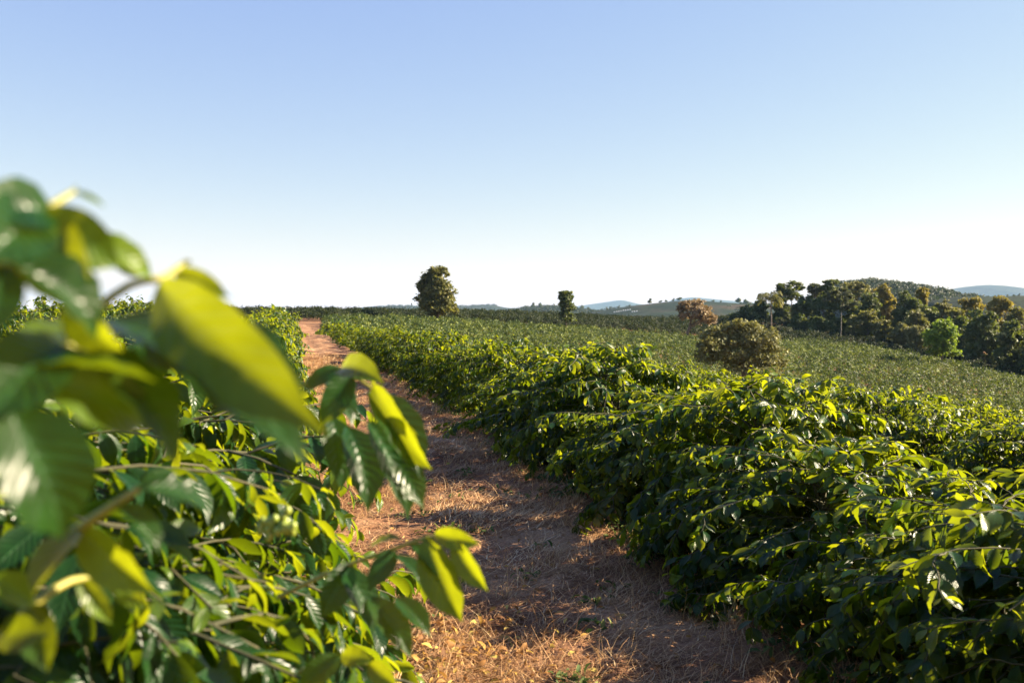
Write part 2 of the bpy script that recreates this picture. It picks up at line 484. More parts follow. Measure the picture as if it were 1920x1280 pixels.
def add_leaves(geo, templates, O, Dd, Nn, Ln, tint, rg):
    O = np.asarray(O, float); d = nrm(Dd); Nn = np.asarray(Nn, float)
    s = nrm(np.cross(Nn, d)); n = np.cross(d, s)
    idx = rg.integers(0, len(templates), len(O))
    Ln = np.asarray(Ln, float); tint = np.asarray(tint, float)
    for k, (TV, TU, TF) in enumerate(templates):
        q = np.where(idx == k)[0]
        if not len(q): continue
        V = O[q, None] + Ln[q, None, None] * (TV[None, :, 0:1] * d[q, None] + TV[None, :, 1:2] * s[q, None] + TV[None, :, 2:3] * n[q, None])
        F = TF[None] + (np.arange(len(q)) * len(TV))[:, None, None]
        geo.add(V.reshape(-1, 3), F.reshape(-1, 4), np.tile(TU, (len(q), 1)), np.repeat(tint[q], len(TF)))

def bush_skeleton(seed, H, Rr, spacing, leaf_gap, stems=2, leaf=0.145, keep=None, droop=1.0, second=0.55):
    """stems, drooping laterals and leaf placements of one coffee bush standing at the origin"""
    rg = np.random.default_rng(seed)
    wood = []; O, Dd, Nn, Ln, Tn = [], [], [], [], []
    for si in range(stems):
        a0 = rg.uniform(0, 6.28); lean = rg.uniform(0.05, 0.24) * (1 if stems > 1 else 0.4)
        h = H * rg.uniform(0.86, 1.0)
        zs = np.linspace(0, h, 9)
        st = np.stack([np.cos(a0) * lean * (zs / H) + 0.02 * rg.normal(size=9) * (zs > 0), np.sin(a0) * lean * (zs / H) + 0.02 * rg.normal(size=9) * (zs > 0), zs], -1)
        wood.append((st, np.linspace(0.028, 0.007, 9)))
        az = rg.uniform(0, 6.28)
        z = 0.10 + rg.uniform(0, 0.06)
        while z < h - 0.02:
            t = z / h
            prof = (0.88 + 0.5 * t - 0.48 * t * t) if t < 0.6 else 0.99 * (1 - ((t - 0.6) / 0.44) ** 2) ** 0.75 if t < 1.03 else 0.05
            prof = max(prof, 0.16)
            for side in (0, 1):
                a = az + side * math.pi + rg.normal() * 0.3
                Lb = Rr * prof * rg.uniform(0.66, 1.12)
                el = 0.22 + 0.62 * t ** 2 + rg.normal() * 0.15
                dr = droop * 1.3 * (0.8 + 0.6 * rg.uniform() - 0.05 * t) * (0.5 + 0.6 * Lb / Rr)
                base = np.array([np.interp(z, st[:, 2], st[:, 0]), np.interp(z, st[:, 2], st[:, 1]), z])
                todo = [(base, a, el, Lb, dr, 0)]
                while todo:
                    base, a, el, Lb, dr, order = todo.pop()
                    nseg = 9
                    ss = np.linspace(0, 1, nseg)
                    ang = el - dr * ss ** 1.25
                    stp = Lb / (nseg - 1)
                    rx = np.concatenate([[0], np.cumsum(np.cos(ang[:-1]) * stp)]); rz = np.concatenate([[0], np.cumsum(np.sin(ang[:-1]) * stp)])
                    wob = np.cumsum(rg.normal(size=nseg)) * 0.022; wob -= wob[0]
                    ca, sa = math.cos(a), math.sin(a)
                    pts = base + np.stack([ca * rx - sa * wob, sa * rx + ca * wob, rz], -1)
                    pts[:, 2] = np.maximum(pts[:, 2], 0.06)
                    wood.append((pts, np.linspace(0.0065, 0.0025, nseg) * (0.7 if order else 1)))
                    if order == 0 and second > 0 and Lb > 0.35:
                        for sb in (0.42, 0.62, 0.8):
                            if rg.uniform() > second: continue
                            q0 = np.array([np.interp(sb, ss, pts[:, k]) for k in range(3)])
                            todo.append((q0, a + rg.choice([-1, 1]) * rg.uniform(0.4, 1.0), float(np.interp(sb, ss, ang)) + rg.uniform(0.05, 0.7), Lb * rg.uniform(0.28, 0.48), dr * 0.8, 1))
                    cover = 0.74 if order == 0 else 0.95
                    nl = max(2, int(Lb * cover / leaf_gap))
                    for i in range(nl):
                        s = 1 - (i + 0.15 + rg.uniform(-.2, .2) * (i > 0)) / nl * cover
                        p = np.array([np.interp(s, ss, pts[:, k]) for k in range(3)])
                        q = np.array([np.interp(min(1, s + 0.05), ss, pts[:, k]) - np.interp(max(0, s - 0.05), ss, pts[:, k]) for k in range(3)])
                        f = q / (np.linalg.norm(q) + 1e-9)
                        sd_ = np.cross(f, (0, 0, 1.0)); sd_ /= (np.linalg.norm(sd_) + 1e-9)
                        young = i == 0
                        for sg in (-1, 1):
                            if rg.uniform() < 0.1 and not young: continue
                            dirv = sg * sd_ * rg.uniform(0.3, 1.0) + f * rg.uniform(0.1, 1.0) + np.array([0, 0, -1]) * (rg.uniform(0.2, 1.3) if not young else rg.uniform(-0.4, 0.3)) + rg.normal(size=3) * 0.22
                            nv = np.array([0, 0, 1.0]) + 0.35 * np.array([ca, sa, 0]) + rg.normal(size=3) * 0.5
                            O.append(p + sg * sd_ * 0.006); Dd.append(dirv); Nn.append(nv)
                            sc = (0.58 + 0.62 * rg.beta(2.2, 1.6)) * (rg.uniform(0.4, 0.7) if young else 1.0)
                            Ln.append(leaf * sc)
                            yt = (0.9 if young else 0.62 if i == 1 else 0.42 if i == 2 else 0.25) + 0.12 * t
                            if rg.uniform() < 0.03: yt = 0.95
                            Tn.append(np.clip(yt + rg.normal() * 0.13, 0, 1))
            az += math.pi / 2 + rg.normal() * 0.3
            z += spacing * rg.uniform(0.8, 1.2)
    return wood, np.array(O), np.array(Dd), np.array(Nn), np.array(Ln), np.array(Tn)

def bush_meshes(seed, H, Rr, lod):
    rg = np.random.default_rng(seed + 900)
    if lod == 0:
        w, O, D_, N_, L_, T_ = bush_skeleton(seed, H, Rr, 0.066, 0.043, 3, 0.115); tm = T_NEAR; k = 6; mat = M["coffee"]
    elif lod == 1:
        w, O, D_, N_, L_, T_ = bush_skeleton(seed, H, Rr, 0.085, 0.058, 3, 0.13, second=0.45); tm = T_MID; k = 4; mat = M["coffee"]
    else:
        w, O, D_, N_, L_, T_ = bush_skeleton(seed, H, Rr, 0.12, 0.11, 2, 0.22, second=0.3); tm = T_FAR; k = 3; mat = M["coffee"]
    top = np.percentile(O[:, 2], 99.3); kz = H / (top + 0.02)
    O = O * (1, 1, kz); w = [(p * (1, 1, kz), r) for p, r in w]
    gl = Geo(); add_leaves(gl, tm, O, D_, N_, L_, T_, rg)
    gw = Geo()
    for i, (p, r) in enumerate(w):
        if lod == 2 and len(p) == 9 and r[0] < 0.02: continue
        tube(gw, p, r, k)
    return gl.mesh("coffee_foliage", mat), gw.mesh("coffee_stem", M["coffee_bark"])

BUSH_H, BUSH_R = 1.45, 1.12
LODS = {0: [bush_meshes(10 + i, BUSH_H, BUSH_R, 0) for i in range(7)],
        1: [bush_meshes(40 + i, BUSH_H, BUSH_R, 1) for i in range(6)],
        2: [bush_meshes(70 + i, BUSH_H, BUSH_R, 2) for i in range(6)]}

# ------------------------------------------------------------------ coffee rows near the camera
ROWS = [  # name, u, v range, height
    ("beside", 3.72, 1.9, 98, 1.52), ("second", 7.65, 6.0, 98, 1.42), ("third", 11.25, 9.0, 98, 1.42), ("fourth", 14.85, 12.0, 98, 1.40), ("fifth", 18.45, 15.0, 96, 1.40),
    ("tall", -0.95, 2.9, 94, 1.70), ("behind", -4.65, 9.0, 70, 1.80)]
rnd = random.Random(7)
plan = []
for name, u0, v0, v1, h in ROWS:
    v = v0; i = 0
    while v < v1:
        uu = u0 + rnd.gauss(0, 0.10) - (0.38 * float(smooth01(-v, -8.5, -5.0)) if name == "beside" else 0) - (0.28 * float(smooth01(v, 14, 26)) if name == "beside" else 0)
        x, y = xy_of(uu, v)
        hh = h * (rnd.uniform(0.92, 1.06) + (0.09 * math.sin(v * 2.7 + 1.0) if name == "beside" else 0))
        if name == "beside":
            if i % 4 == 2: hh *= 0.74
            hh *= 0.90 + 0.10 * float(smooth01(v, 4.0, 8.0))
            hh *= 1 - 0.22 * float(smooth01(v, 15, 60)) - 0.12 * float(smooth01(v, 60, 95))
        rr = rnd.uniform(0.9, 1.1); ww = 1.0 + 0.20 * float(v < 16) * float(name == "beside") + 0.22 * float(v < 9) * float(name == "tall")
        D = math.hypot(x, y)
        px, py, f = project(np.array([x, y, gz(x, y) + hh * 0.7]))
        vis = f > 0 and -260 < px < 2250
        plan.append(dict(row=name, i=i, x=x, y=y, h=hh, r=rr, w=ww, D=D, vis=bool(vis), rz=rnd.uniform(0, 6.28), k=rnd.randrange(1000), v=v))
        i += 1
        v += rnd.uniform(0.98, 1.3) * (1.0 if v < 40 else 1.25) * (1.22 if name == "beside" and v < 30 else 1.0)
plan = [p for p in plan if p["vis"]]
plan.sort(key=lambda p: p["D"])
single, rest = plan[:300], plan[300:]

ORD = ["first", "second", "third", "fourth", "fifth", "sixth", "seventh", "eighth", "ninth", "tenth", "eleventh", "twelfth"]
ROWTXT = {"beside": "lining the shaded side of the dirt path", "second": "in the second row beyond the dirt path", "third": "in the third row beyond the dirt path",
          "fourth": "in the fourth row beyond the dirt path", "fifth": "in the last row before the paler field", "tall": "in the tall row behind the blurred leaves", "behind": "showing above the blurred leaves"}
counts = {}
def place_bush(p):
    lod = 0 if p["D"] < 15 else 1 if p["D"] < 42 else 2
    fo, st = LODS[lod][p["k"] % len(LODS[lod])]
    z = gz(p["x"], p["y"]) - 0.02
    root = empty("coffee_bush", (p["x"], p["y"], z), p["rz"]) if lod < 2 else obj("coffee_bush", fo, None, (p["x"], p["y"], z))
    root.rotation_euler = (0, 0, p["rz"])
    root.scale = (p["r"] * p["w"], p["r"] * p["w"], p["h"] / BUSH_H)
    if lod < 2:
        obj("foliage", fo, root); obj("stem", st, root)
    c = counts.get(p["row"], 0); counts[p["row"]] = c + 1
    lim = {"beside": 12, "second": 8, "third": 6, "fourth": 4, "fifth": 4, "tall": 6, "behind": 4}[p["row"]]
    if c < lim:
        lab = f"glossy coffee bush {ROWTXT[p['row']]}, {ORD[c]} from its near end"
    else:
        lab = f"coffee bush merging into the hedge {ROWTXT[p['row']]}"
        if p["row"] == "behind": lab = "coffee bush top " + ROWTXT["behind"]
    tag(root, lab, "coffee bush", f"coffee bushes {ROWTXT[p['row']]}")
for p in single:
    place_bush(p)

# ------------------------------------------------------------------ the bush against the lens
HX0, HY0 = xy_of(-0.98, 1.35)
hero = empty("coffee_bush", (HX0, HY0, gz(HX0, HY0)))
tag(hero, "large blurred coffee bush close to the lens with yellow green backlit leaves", "coffee bush", None)
hb = np.array([HX0, HY0, gz(HX0, HY0)])
SILX = [-400, 0, 60, 110, 200, 260, 320, 440, 560, 640, 720, 800, 900]
SILY = [400, 400, 470, 560, 640, 640, 640, 690, 760, 830, 900, 1010, 1300]
rgh = np.random.default_rng(77)
def cull(P, tipP):
    a, b, f = project(P); a2, b2, f2 = project(tipP)
    d = np.linalg.norm(P - np.array([0, 0, CAM_Z]), axis=-1)
    ok = (b > np.interp(a, SILX, SILY)) & (b2 > np.interp(a2, SILX, SILY)) & (a < 720) & (a2 < 745)
    return np.where(f > 0.05, ok & (d > 1.2), d > 1.2)
gl, gw = Geo(), Geo()
for sd_, off, H_, R_ in ((301, (0.0, 0.1), 1.80, 1.38), (302, (-0.25, -0.75), 1.85, 1.1), (303, (0.05, 0.70), 1.62, 1.42), (304, (0.02, 1.35), 1.60, 1.35), (305, (0.25, 0.4), 1.45, 1.15), (306, (0.10, 0.30), 1.35, 1.25)):
    o3 = np.array([off[0] * RV[0] + off[1] * DV[0], off[0] * RV[1] + off[1] * DV[1], 0])
    w, O, D_, N_, L_, T_ = bush_skeleton(sd_, H_, R_, 0.062, 0.040, 3, 0.104)
    O = O + o3
    ok = cull(O + hb, O + hb + nrm(D_) * L_[:, None])
    add_leaves(gl, T_HERO[:] if False else T_NEAR, O[ok], D_[ok], N_[ok], L_[ok], np.clip(T_[ok] - 0.14, 0, 1), rgh)  # tint lowered so darker leaves stand for shade inside the bush
    for p, r in w:
        P = p + o3
        ok = cull(P + hb, P + hb)
        if r[0] > 0.02 or ok.all():
            tube(gw, P, r, 6)
        elif ok[:4].all():
            n = max(3, int(np.argmin(ok)) if not ok.all() else 9)
            tube(gw, P[:n], r[:n], 6)
obj("foliage", gl.mesh("near_foliage", M["coffee"]), hero)
obj("stem", gw.mesh("near_stem", M["coffee_bark"]), hero)

def hero_branch(stem_px, leaves, radius=0.004, twig=True):
    """stem_px: [(px, py, D)]; leaves: (base, tip, width, roll, droop, tint) seen in the photograph"""
    gs = Geo()
    P = np.array([at(*s) for s in stem_px]) - hb
    n = 12
    tt = np.linspace(0, 1, len(P)); t2 = np.linspace(0, 1, n)
    pts = np.stack([np.interp(t2, tt, P[:, k]) for k in range(3)], -1)
    for _ in range(2): pts[1:-1] = 0.25 * pts[:-2] + 0.5 * pts[1:-1] + 0.25 * pts[2:]
    tube(gs, pts, np.linspace(radius, radius * 0.55, n), 8)
    br = obj("branch", gs.mesh("near_branch", M["green_twig"] if twig else M["bark"]), hero)
    gf = Geo()
    for i, (b, t, wd, roll, dr, ti) in enumerate(leaves):
        B, Tp = at(*b), at(*t)
        d = Tp - B; L = np.linalg.norm(d); dn = d / L
        tocam = nrm(np.array([0, 0, CAM_Z]) - B)
        n0 = nrm(np.array([0, 0, 0.9]) + tocam * 0.9)
        if ti >= 0.55:            # leaves hanging with the sun behind them
            n0 = nrm(tocam * 0.75 + np.array([-0.5, 0, 0.35])); roll *= 0.6
        n0 = nrm(n0 - dn * np.dot(n0, dn))
        sdir = np.cross(n0, dn)
        n1 = n0 * math.cos(roll) + sdir * math.sin(roll)
        rg = random.Random(i * 7 + int(b[0]))
        TV, TU, TF = leaf_template(17, 7, dr, rg.uniform(0.25, 0.6), rg.uniform(0.010, 0.02), rg.uniform(-0.4, 0.4), i + int(b[1]), wd)
        # turn the curved template so that its tip meets the wanted tip
        tipv = TV.reshape(17, 7, 3)[-1, 3]
        a = math.atan2(tipv[2], tipv[0]); ca, sa = math.cos(-a), math.sin(-a)
        X = TV[:, 0] * ca - TV[:, 2] * sa; Z = TV[:, 0] * sa + TV[:, 2] * ca
        sc = L / math.hypot(tipv[0], tipv[2])
        s1 = np.cross(n1, dn)
        V = (B - hb)[None] + sc * (X[:, None] * dn + TV[:, 1:2] * s1 + Z[:, None] * n1)
        gf.add(V, TF, TU, np.full(len(TF), min(1.0, ti + .12)))
    obj("foliage", gf.mesh("near_branch_foliage", M["coffee"]), br)
    return br

hero_branch([(60, 720, .80), (190, 560, .78), (262, 520, .77), (300, 530, .76), (335, 500, .80), (352, 490, .80)], [
    ((298, 532, .76), (612, 815, .70), .31, -0.3, 1.0, .66),
    ((205, 600, .78), (575, 872, .71), .50, 0.35, 0.7, .22),
    ((326, 506, .80), (432, 556, .80), .36, -0.2, 0.8, .72),
    ((340, 494, .80), (362, 490, .80), .40, 0.0, 0.5, .9),
    ((262, 520, .77), (215, 470, .79), .30, 0.3, 0.8, .8),
    ((180, 620, .74), (30, 690, .66), .50, 0.2, 0.9, .75)])
hero_branch([(-60, 560, .60), (20, 440, .64), (80, 395, .66), (138, 360, .68)], [
    ((85, 396, .67), (152, 592, .66), .56, 0.15, 1.3, .74),
    ((60, 400, .65), (225, 500, .68), .50, 0.25, 1.2, .66),
    ((100, 400, .66), (-60, 400, .60), .55, 0.5, 0.9, .30),
    ((60, 410, .65), (-50, 500, .58), .55, 0.6, 0.9, .35),
    ((138, 358, .68), (198, 388, .68), .20, 0.8, 0.5, .92),
    ((138, 358, .68), (146, 345, .68), .30, 0.1, 0.3, .95),
    ((150, 440, .70), (285, 525, .74), .34, 0.8, 1.0, .85)])
hero_branch([(-80, 470, .60), (0, 490, .62), (70, 515, .64), (130, 548, .66)], [
    ((20, 492, .62), (180, 640, .66), .55, 0.2, 1.0, .25),
    ((60, 510, .64), (130, 480, .66), .50, 0.1, 0.7, .60),
    ((130, 548, .66), (240, 660, .70), .50, -0.4, 1.1, .66),
    ((0, 490, .62), (-20, 640, .60), .55, 0.2, 0.9, .3)], 0.0045)
hero_branch([(-60, 820, .62), (40, 700, .64), (140, 640, .68), (215, 650, .70)], [
    ((40, 690, .64), (300, 720, .68), .42, 0.5, 0.6, .20),
    ((110, 640, .67), (-30, 800, .60), .55, 0.2, 0.9, .35),
    ((60, 690, .65), (270, 800, .72), .45, -0.2, 0.9, .70),
    ((130, 650, .68), (330, 880, .72), .48, 0.5, 0.8, .22),
    ((10, 760, .62), (115, 1010, .64), .62, 0.1, 0.8, .30),
    ((215, 650, .70), (110, 600, .70), .50, 0.2, 0.7, .7)])
hero_branch([(80, 1040, .95), (150, 990, .92), (215, 945, .90), (262, 915, .90)], [
    ((262, 915, .90), (330, 880, .92), .42, 0.0, 0.7, .45),
    ((262, 915, .90), (400, 960, .95), .45, 0.3, 0.8, .35),
    ((150, 990, .92), (60, 1120, .86), .46, 0.2, 0.8, .75),
    ((150, 990, .92), (290, 1110, .92), .44, -0.3, 0.9, .80),
    ((215, 945, .90), (300, 1040, .9), .42, 0.3, 0.8, .4)], 0.006)
hero_branch([(-40, 1240, .9), (60, 1130, .9), (140, 1080, .95), (200, 1090, .98)], [
    ((200, 1085, .98), (285, 1140, .98), .36, -0.4, 0.8, .90),
    ((150, 1080, .96), (210, 1170, .96), .36, 0.2, 0.9, .85),
    ((60, 1130, .9), (-40, 1080, .86), .48, -0.2, 0.8, .8),
    ((60, 1130, .9), (90, 1260, .88), .50, -0.3, 0.8, .5),
    ((0, 1190, .88), (95, 1190, .86), .55, -0.6, 0.8, .45)], 0.005)
hero_branch([(470, 790, 1.75), (560, 720, 1.72), (640, 690, 1.68), (700, 725, 1.62), (745, 790, 1.6)], [
    ((700, 722, 1.62), (772, 820, 1.58), .40, -0.4, 0.9, .72),
    ((735, 770, 1.60), (810, 880, 1.58), .40, -0.4, 0.8, .66),
    ((690, 735, 1.62), (790, 900, 1.58), .42, 0.3, 0.7, .45),
    ((690, 790, 1.62), (765, 975, 1.58), .42, 0.4, 0.7, .40),
    ((720, 830, 1.62), (795, 955, 1.58), .42, -0.1, 0.7, .5),
    ((640, 690, 1.68), (572, 735, 1.66), .42, 0.2, 1.2, .4),
    ((640, 690, 1.68), (720, 720, 1.6), .40, 0.2, 1.3, .55),
    ((600, 705, 1.70), (660, 800, 1.64), .44, 0.5, 0.8, .25),
    ((660, 700, 1.66), (600, 800, 1.62), .44, 0.3, 0.9, .25),
    ((700, 725, 1.62), (706, 698, 1.62), .40, 0.0, 0.4, .92),
    ((650, 800, 1.66), (690, 960, 1.6), .44, 0.4, 0.8, .2),
    ((620, 780, 1.68), (640, 920, 1.62), .44, 0.4, 0.8, .2),
    ((745, 790, 1.6), (792, 850, 1.6), .4, 0.1, 0.8, .7)])
hero_branch([(520, 1120, 1.62), (640, 1060, 1.6), (740, 1030, 1.58), (810, 1000, 1.55), (850, 1010, 1.54)], [
    ((815, 1000, 1.55), (900, 1020, 1.53), .42, -0.5, 0.8, .75),
    ((850, 1008, 1.54), (915, 1108, 1.52), .36, -0.3, 0.7, .68),
    ((800, 1005, 1.55), (866, 1165, 1.53), .40, 0.1, 0.8, .70),
    ((770, 1020, 1.56), (835, 1110, 1.53), .42, 0.3, 0.8, .45),
    ((740, 1030, 1.58), (690, 1110, 1.54), .44, 0.3, 0.8, .25),
    ((740, 1040, 1.58), (800, 1120, 1.54), .44, 0.5, 0.8, .25),
    ((690, 1120, 1.58), (772, 1235, 1.54), .40, 0.1, 0.7, .5),
    ((740, 1120, 1.58), (808, 1195, 1.54), .42, 0.2, 0.7, .45),
    ((640, 1060, 1.60), (700, 1190, 1.56), .46, 0.4, 0.8, .2),
    ((660, 1055, 1.6), (600, 1160, 1.56), .46, 0.3, 0.8, .2),
    ((690, 1030, 1.6), (755, 1010, 1.56), .4, 0.2, 0.6, .35)])
hero_branch([(560, 1260, 1.6), (640, 1230, 1.58), (700, 1250, 1.56)], [
    ((640, 1225, 1.58), (700, 1240, 1.55), .5, -0.4, 0.8, .6),
    ((690, 1240, 1.56), (748, 1290, 1.54), .5, -0.2, 0.8, .75),
    ((640, 1230, 1.58), (560, 1290, 1.56), .5, 0.3, 0.8, .5)])
# a cluster of green coffee berries
gb = Geo()
def ball(geo, c, r, T=0.5):
    th = np.linspace(0.01, math.pi - 0.01, 7); ph = np.linspace(0, 2 * math.pi, 9)
    A, B = np.meshgrid(th, ph, indexing='ij')
    V = c + r * np.stack([np.sin(A) * np.cos(B), np.sin(A) * np.sin(B), np.cos(A) * 1.15], -1).reshape(-1, 3)
    geo.add(V, grid_faces(7, 9), None, np.full(48, T))
for cx_, cy_, D_ in ((520, 990, 1.5), (535, 985, 1.49), (505, 1000, 1.5)):
    for k in range(9):
        a = at(cx_ + rgh.normal() * 10, cy_ + rgh.normal() * 13, D_) - hb
        ball(gb, a, 0.0065)
obj("berry_cluster", gb.mesh("berry_cluster", M["berry"]), hero)

# ------------------------------------------------------------------ straw, leaf litter and weeds on the path
rg = np.random.default_rng(5)
def strips(geo, base, dirv, bend, L, W, T, nseg=3):
    """thin blades: base (n,3), direction, upward bend per blade"""
    n = len(base); d = nrm(dirv)
    s = nrm(np.cross(d, np.array([0.13, 0.21, 1.0])))
    V = np.zeros((n, nseg + 1, 2, 3))
    for k in range(nseg + 1):
        t = k / nseg
        c = base + d * (L * t)[:, None] + bend * ((t ** 2) * L)[:, None]
        w = W * (1 - 0.8 * t)
        V[:, k, 0] = c - s * w[:, None] * 0.5; V[:, k, 1] = c + s * w[:, None] * 0.5
    F0 = np.array([(2 * k, 2 * k + 1, 2 * k + 3, 2 * k + 2) for k in range(nseg)])
    F = F0[None] + (np.arange(n) * (nseg + 1) * 2)[:, None, None]
    geo.add(V.reshape(-1, 3), F.reshape(-1, 4), None, np.repeat(T, nseg))
def path_points(n, vmin, vmax, umin=-0.5, umax=3.8, power=2.0):
    v = vmin * (vmax / vmin) ** (rg.uniform(0, 1, n) ** 1.0) if power else rg.uniform(vmin, vmax, n)
    u = rg.uniform(umin, umax, n)
    return u, v
def path_z(x, y):
    u, v = uv_of(x, y)
    z = ground_z(x, y) + 0.035 + 0.030 * vnoise(x * 2.2, y * 2.2, 5) + 0.016 * vnoise(x * 7, y * 7, 6)
    return z - 0.035 * np.exp(-((u - 1.0) / 0.22) ** 2) - 0.035 * np.exp(-((u - 2.3) / 0.22) ** 2)
gs = Geo()
u, v = path_points(210000, 2.2, 42)
keep = vnoise(u * 1.4, v * 1.1, 21) + 0.5 * vnoise(u * 4, v * 4, 22) > rg.uniform(-1.1, 0.5, len(u))
u, v = u[keep], v[keep]
x, y = xy_of(u, v); b = np.stack([x, y, path_z(x, y) + rg.uniform(0, 0.02, len(x))], -1)
an = rg.normal(0.4, 1.1, len(x)); d = np.stack([np.cos(an), np.sin(an), rg.normal(0.06, 0.12, len(x))], -1)
strips(gs, b, d, np.stack([rg.normal(0, .25, len(x)), rg.normal(0, .25, len(x)), rg.normal(0.0, .10, len(x))], -1), rg.uniform(0.07, 0.24, len(x)), rg.uniform(0.003, 0.006, len(x)) * (0.8 + v / 10), np.clip(rg.normal(0.5, 0.22, len(x)) + 0.3 * vnoise(x * 1.3, y * 1.3, 31), 0, 1))
# upright dead tufts
for _ in range(950):
    uu = rg.choice([rg.uniform(2.3, 3.6), rg.uniform(-0.3, 0.6), rg.uniform(0.5, 2.6)], p=[.5, .2, .3]); vv = 3 * (40 / 3) ** rg.uniform()
    m = int(rg.integers(10, 26)); cx_, cy_ = xy_of(uu, vv)
    x = cx_ + rg.normal(0, .05, m); y = cy_ + rg.normal(0, .05, m)
    b = np.stack([x, y, path_z(x, y)], -1)
    d = np.stack([rg.normal(0, .6, m), rg.normal(0, .6, m), rg.uniform(.5, 1.2, m)], -1)
    strips(gs, b, d, np.stack([rg.normal(0, .4, m), rg.normal(0, .4, m), rg.uniform(-.5, 0, m)], -1), rg.uniform(.06, .30, m), rg.uniform(.0025, .0045, m) * (0.8 + vv / 15), np.clip(rg.normal(.62, .2, m), 0, 1))
tag(obj("dry_grass", gs.mesh("dry_grass", M["straw"], False)), "cut straw and dead grass strewn over the reddish dirt path", "dry grass", None, "stuff")
gl2 = Geo()
u, v = path_points(3600, 2.5, 30)
hot = np.exp(-(((u - 0.75) / 0.6) ** 2 + ((v - 5.6) / 0.9) ** 2))
keep = (rg.uniform(0, 1, len(u)) < 0.30)
u2 = 0.75 + rg.normal(0, .33, 900); v2 = 5.5 + rg.normal(0, .5, 900)
u = np.concatenate([u[keep], u2]); v = np.concatenate([v[keep], v2])
x, y = xy_of(u, v); n = len(x)
add_leaves(gl2, T_MID, np.stack([x, y, path_z(x, y) + rg.uniform(0.0, 0.03, n)], -1), np.stack([rg.normal(size=n), rg.normal(size=n), rg.normal(.2, .4, n)], -1), np.stack([rg.normal(0, .6, n), rg.normal(0, .6, n), np.ones(n)], -1), rg.uniform(0.03, 0.085, n), np.clip(rg.normal(.55, .3, n), 0, 1), rg)
tag(obj("leaf_litter", gl2.mesh("leaf_litter", M["litter"])), "dry yellow brown fallen coffee leaves on the dirt path", "fallen leaves", None, "stuff")
gwd = Geo()
for _ in range(230):
    uu = rg.choice([rg.uniform(2.5, 3.5), rg.uniform(0.2, 2.6)], p=[.72, .28]); vv = 3.5 * (32 / 3.5) ** rg.uniform()
    m = int(rg.integers(8, 22)); cx_, cy_ = xy_of(uu, vv)
    x = cx_ + rg.normal(0, .06, m); y = cy_ + rg.normal(0, .06, m)
    add_leaves(gwd, T_MID, np.stack([x, y, path_z(x, y) + rg.uniform(0, .05, m)], -1), np.stack([rg.normal(0, .8, m), rg.normal(0, .8, m), rg.uniform(.1, .9, m)], -1), np.stack([rg.normal(0, .5, m), rg.normal(0, .5, m), np.ones(m)], -1), rg.uniform(.03, .09, m), np.clip(rg.normal(.5, .3, m), 0, 1), rg)
tag(obj("weeds", gwd.mesh("weeds", M["weed"])), "low green weeds along the foot of the shaded row", "weeds", None, "stuff")

# ------------------------------------------------------------------ the paler coffee field across the dip, and the older rows behind it
def far_bush(seed, H, Rr, nleaf, size, jit=0.55, inner=0.6):
    rg = np.random.default_rng(seed)
    ph = rg.uniform(0, 6.28, nleaf); ct = rg.uniform(-0.35, 1.0, nleaf); st = np.sqrt(1 - ct ** 2)
    rad = rg.uniform(inner, 1.05, nleaf)
    lump = 1 + 0.22 * np.sin(3 * ph + seed) * st
    P = np.stack([Rr * rad * lump * st * np.cos(ph), Rr * rad * lump * st * np.sin(ph), H * (0.45 + 0.55 * rad * ct)], -1)
    P[:, 2] = np.maximum(P[:, 2], 0.08)
    out = np.stack([st * np.cos(ph), st * np.sin(ph), 0.5 + 0.6 * ct], -1) + rg.normal(0, jit, (nleaf, 3))
    d = np.stack([st * np.cos(ph), st * np.sin(ph), np.full(nleaf, -0.35)], -1) + rg.normal(0, .5, (nleaf, 3))
    g_ = Geo()
    add_leaves(g_, T_FAR, P, d, out, rg.uniform(.7, 1.2, nleaf) * size, np.clip(rg.normal(.40, .33, nleaf), 0, 1), rg)
    return np.concatenate(g_.V), np.concatenate(g_.F), np.concatenate(g_.T)
PROT_YOUNG = [far_bush(500 + i, 1.35, 0.70, 110, 0.31, 0.55, 0.72) for i in range(6)]
PROT_OLD = [far_bush(540 + i, 2.3, 1.4, 260, 0.36, 0.4, 0.75) for i in range(5)]
def bake(plants, protos, name, mat, label):
    Vs, Fs, Ts, n = [], [], [], 0
    for (x, y, z, s, rz, k, t) in plants:
        V, F, T = protos[k % len(protos)]
        c, s_ = math.cos(rz), math.sin(rz)
        W = np.stack([V[:, 0] * c - V[:, 1] * s_, V[:, 0] * s_ + V[:, 1] * c, V[:, 2]], -1) * s + (x, y, z)
        Vs.append(W); Fs.append(F + n); n += len(V); Ts.append(np.clip(T + t, 0, 1))
    V = np.concatenate(Vs); F = np.concatenate(Fs)
    me = mk_mesh(name, V, F, mat, None, np.concatenate(Ts))
    return tag(obj(name, me), label, "coffee bushes", None, "stuff")
fx = np.array([p for p, _, _ in FIELD_TOP]); fd = np.array([d for _, d, _ in FIELD_TOP])
plants = []
rp = random.Random(3)
xs = np.arange(-45, 175, 1.35); 
row_c = np.arange(95, 245, 2.5)
for yc in row_c:
    for xx in xs:
        x = xx + rp.gauss(0, .18); y = yc + 0.10 * xx + rp.gauss(0, .12)
        px = 960 + FPX * x / y
        if px < 610 or px > 2150: continue
        if y > np.interp(px, fx, fd) + (20 if px > 1440 else 0): continue
        u_, v_ = uv_of(x, y)
        if u_ < 23 and v_ < 101: continue
        if px < 660 and y < 118: continue
        if rp.random() < 0.03: continue
        plants.append((x, y, 0, rp.uniform(.75, 1.3), rp.uniform(0, 6.28), rp.randrange(99), rp.gauss(.05, .16)))
ar = np.array([(p[0], p[1]) for p in plants]); zz = ground_z(ar[:, 0], ar[:, 1])
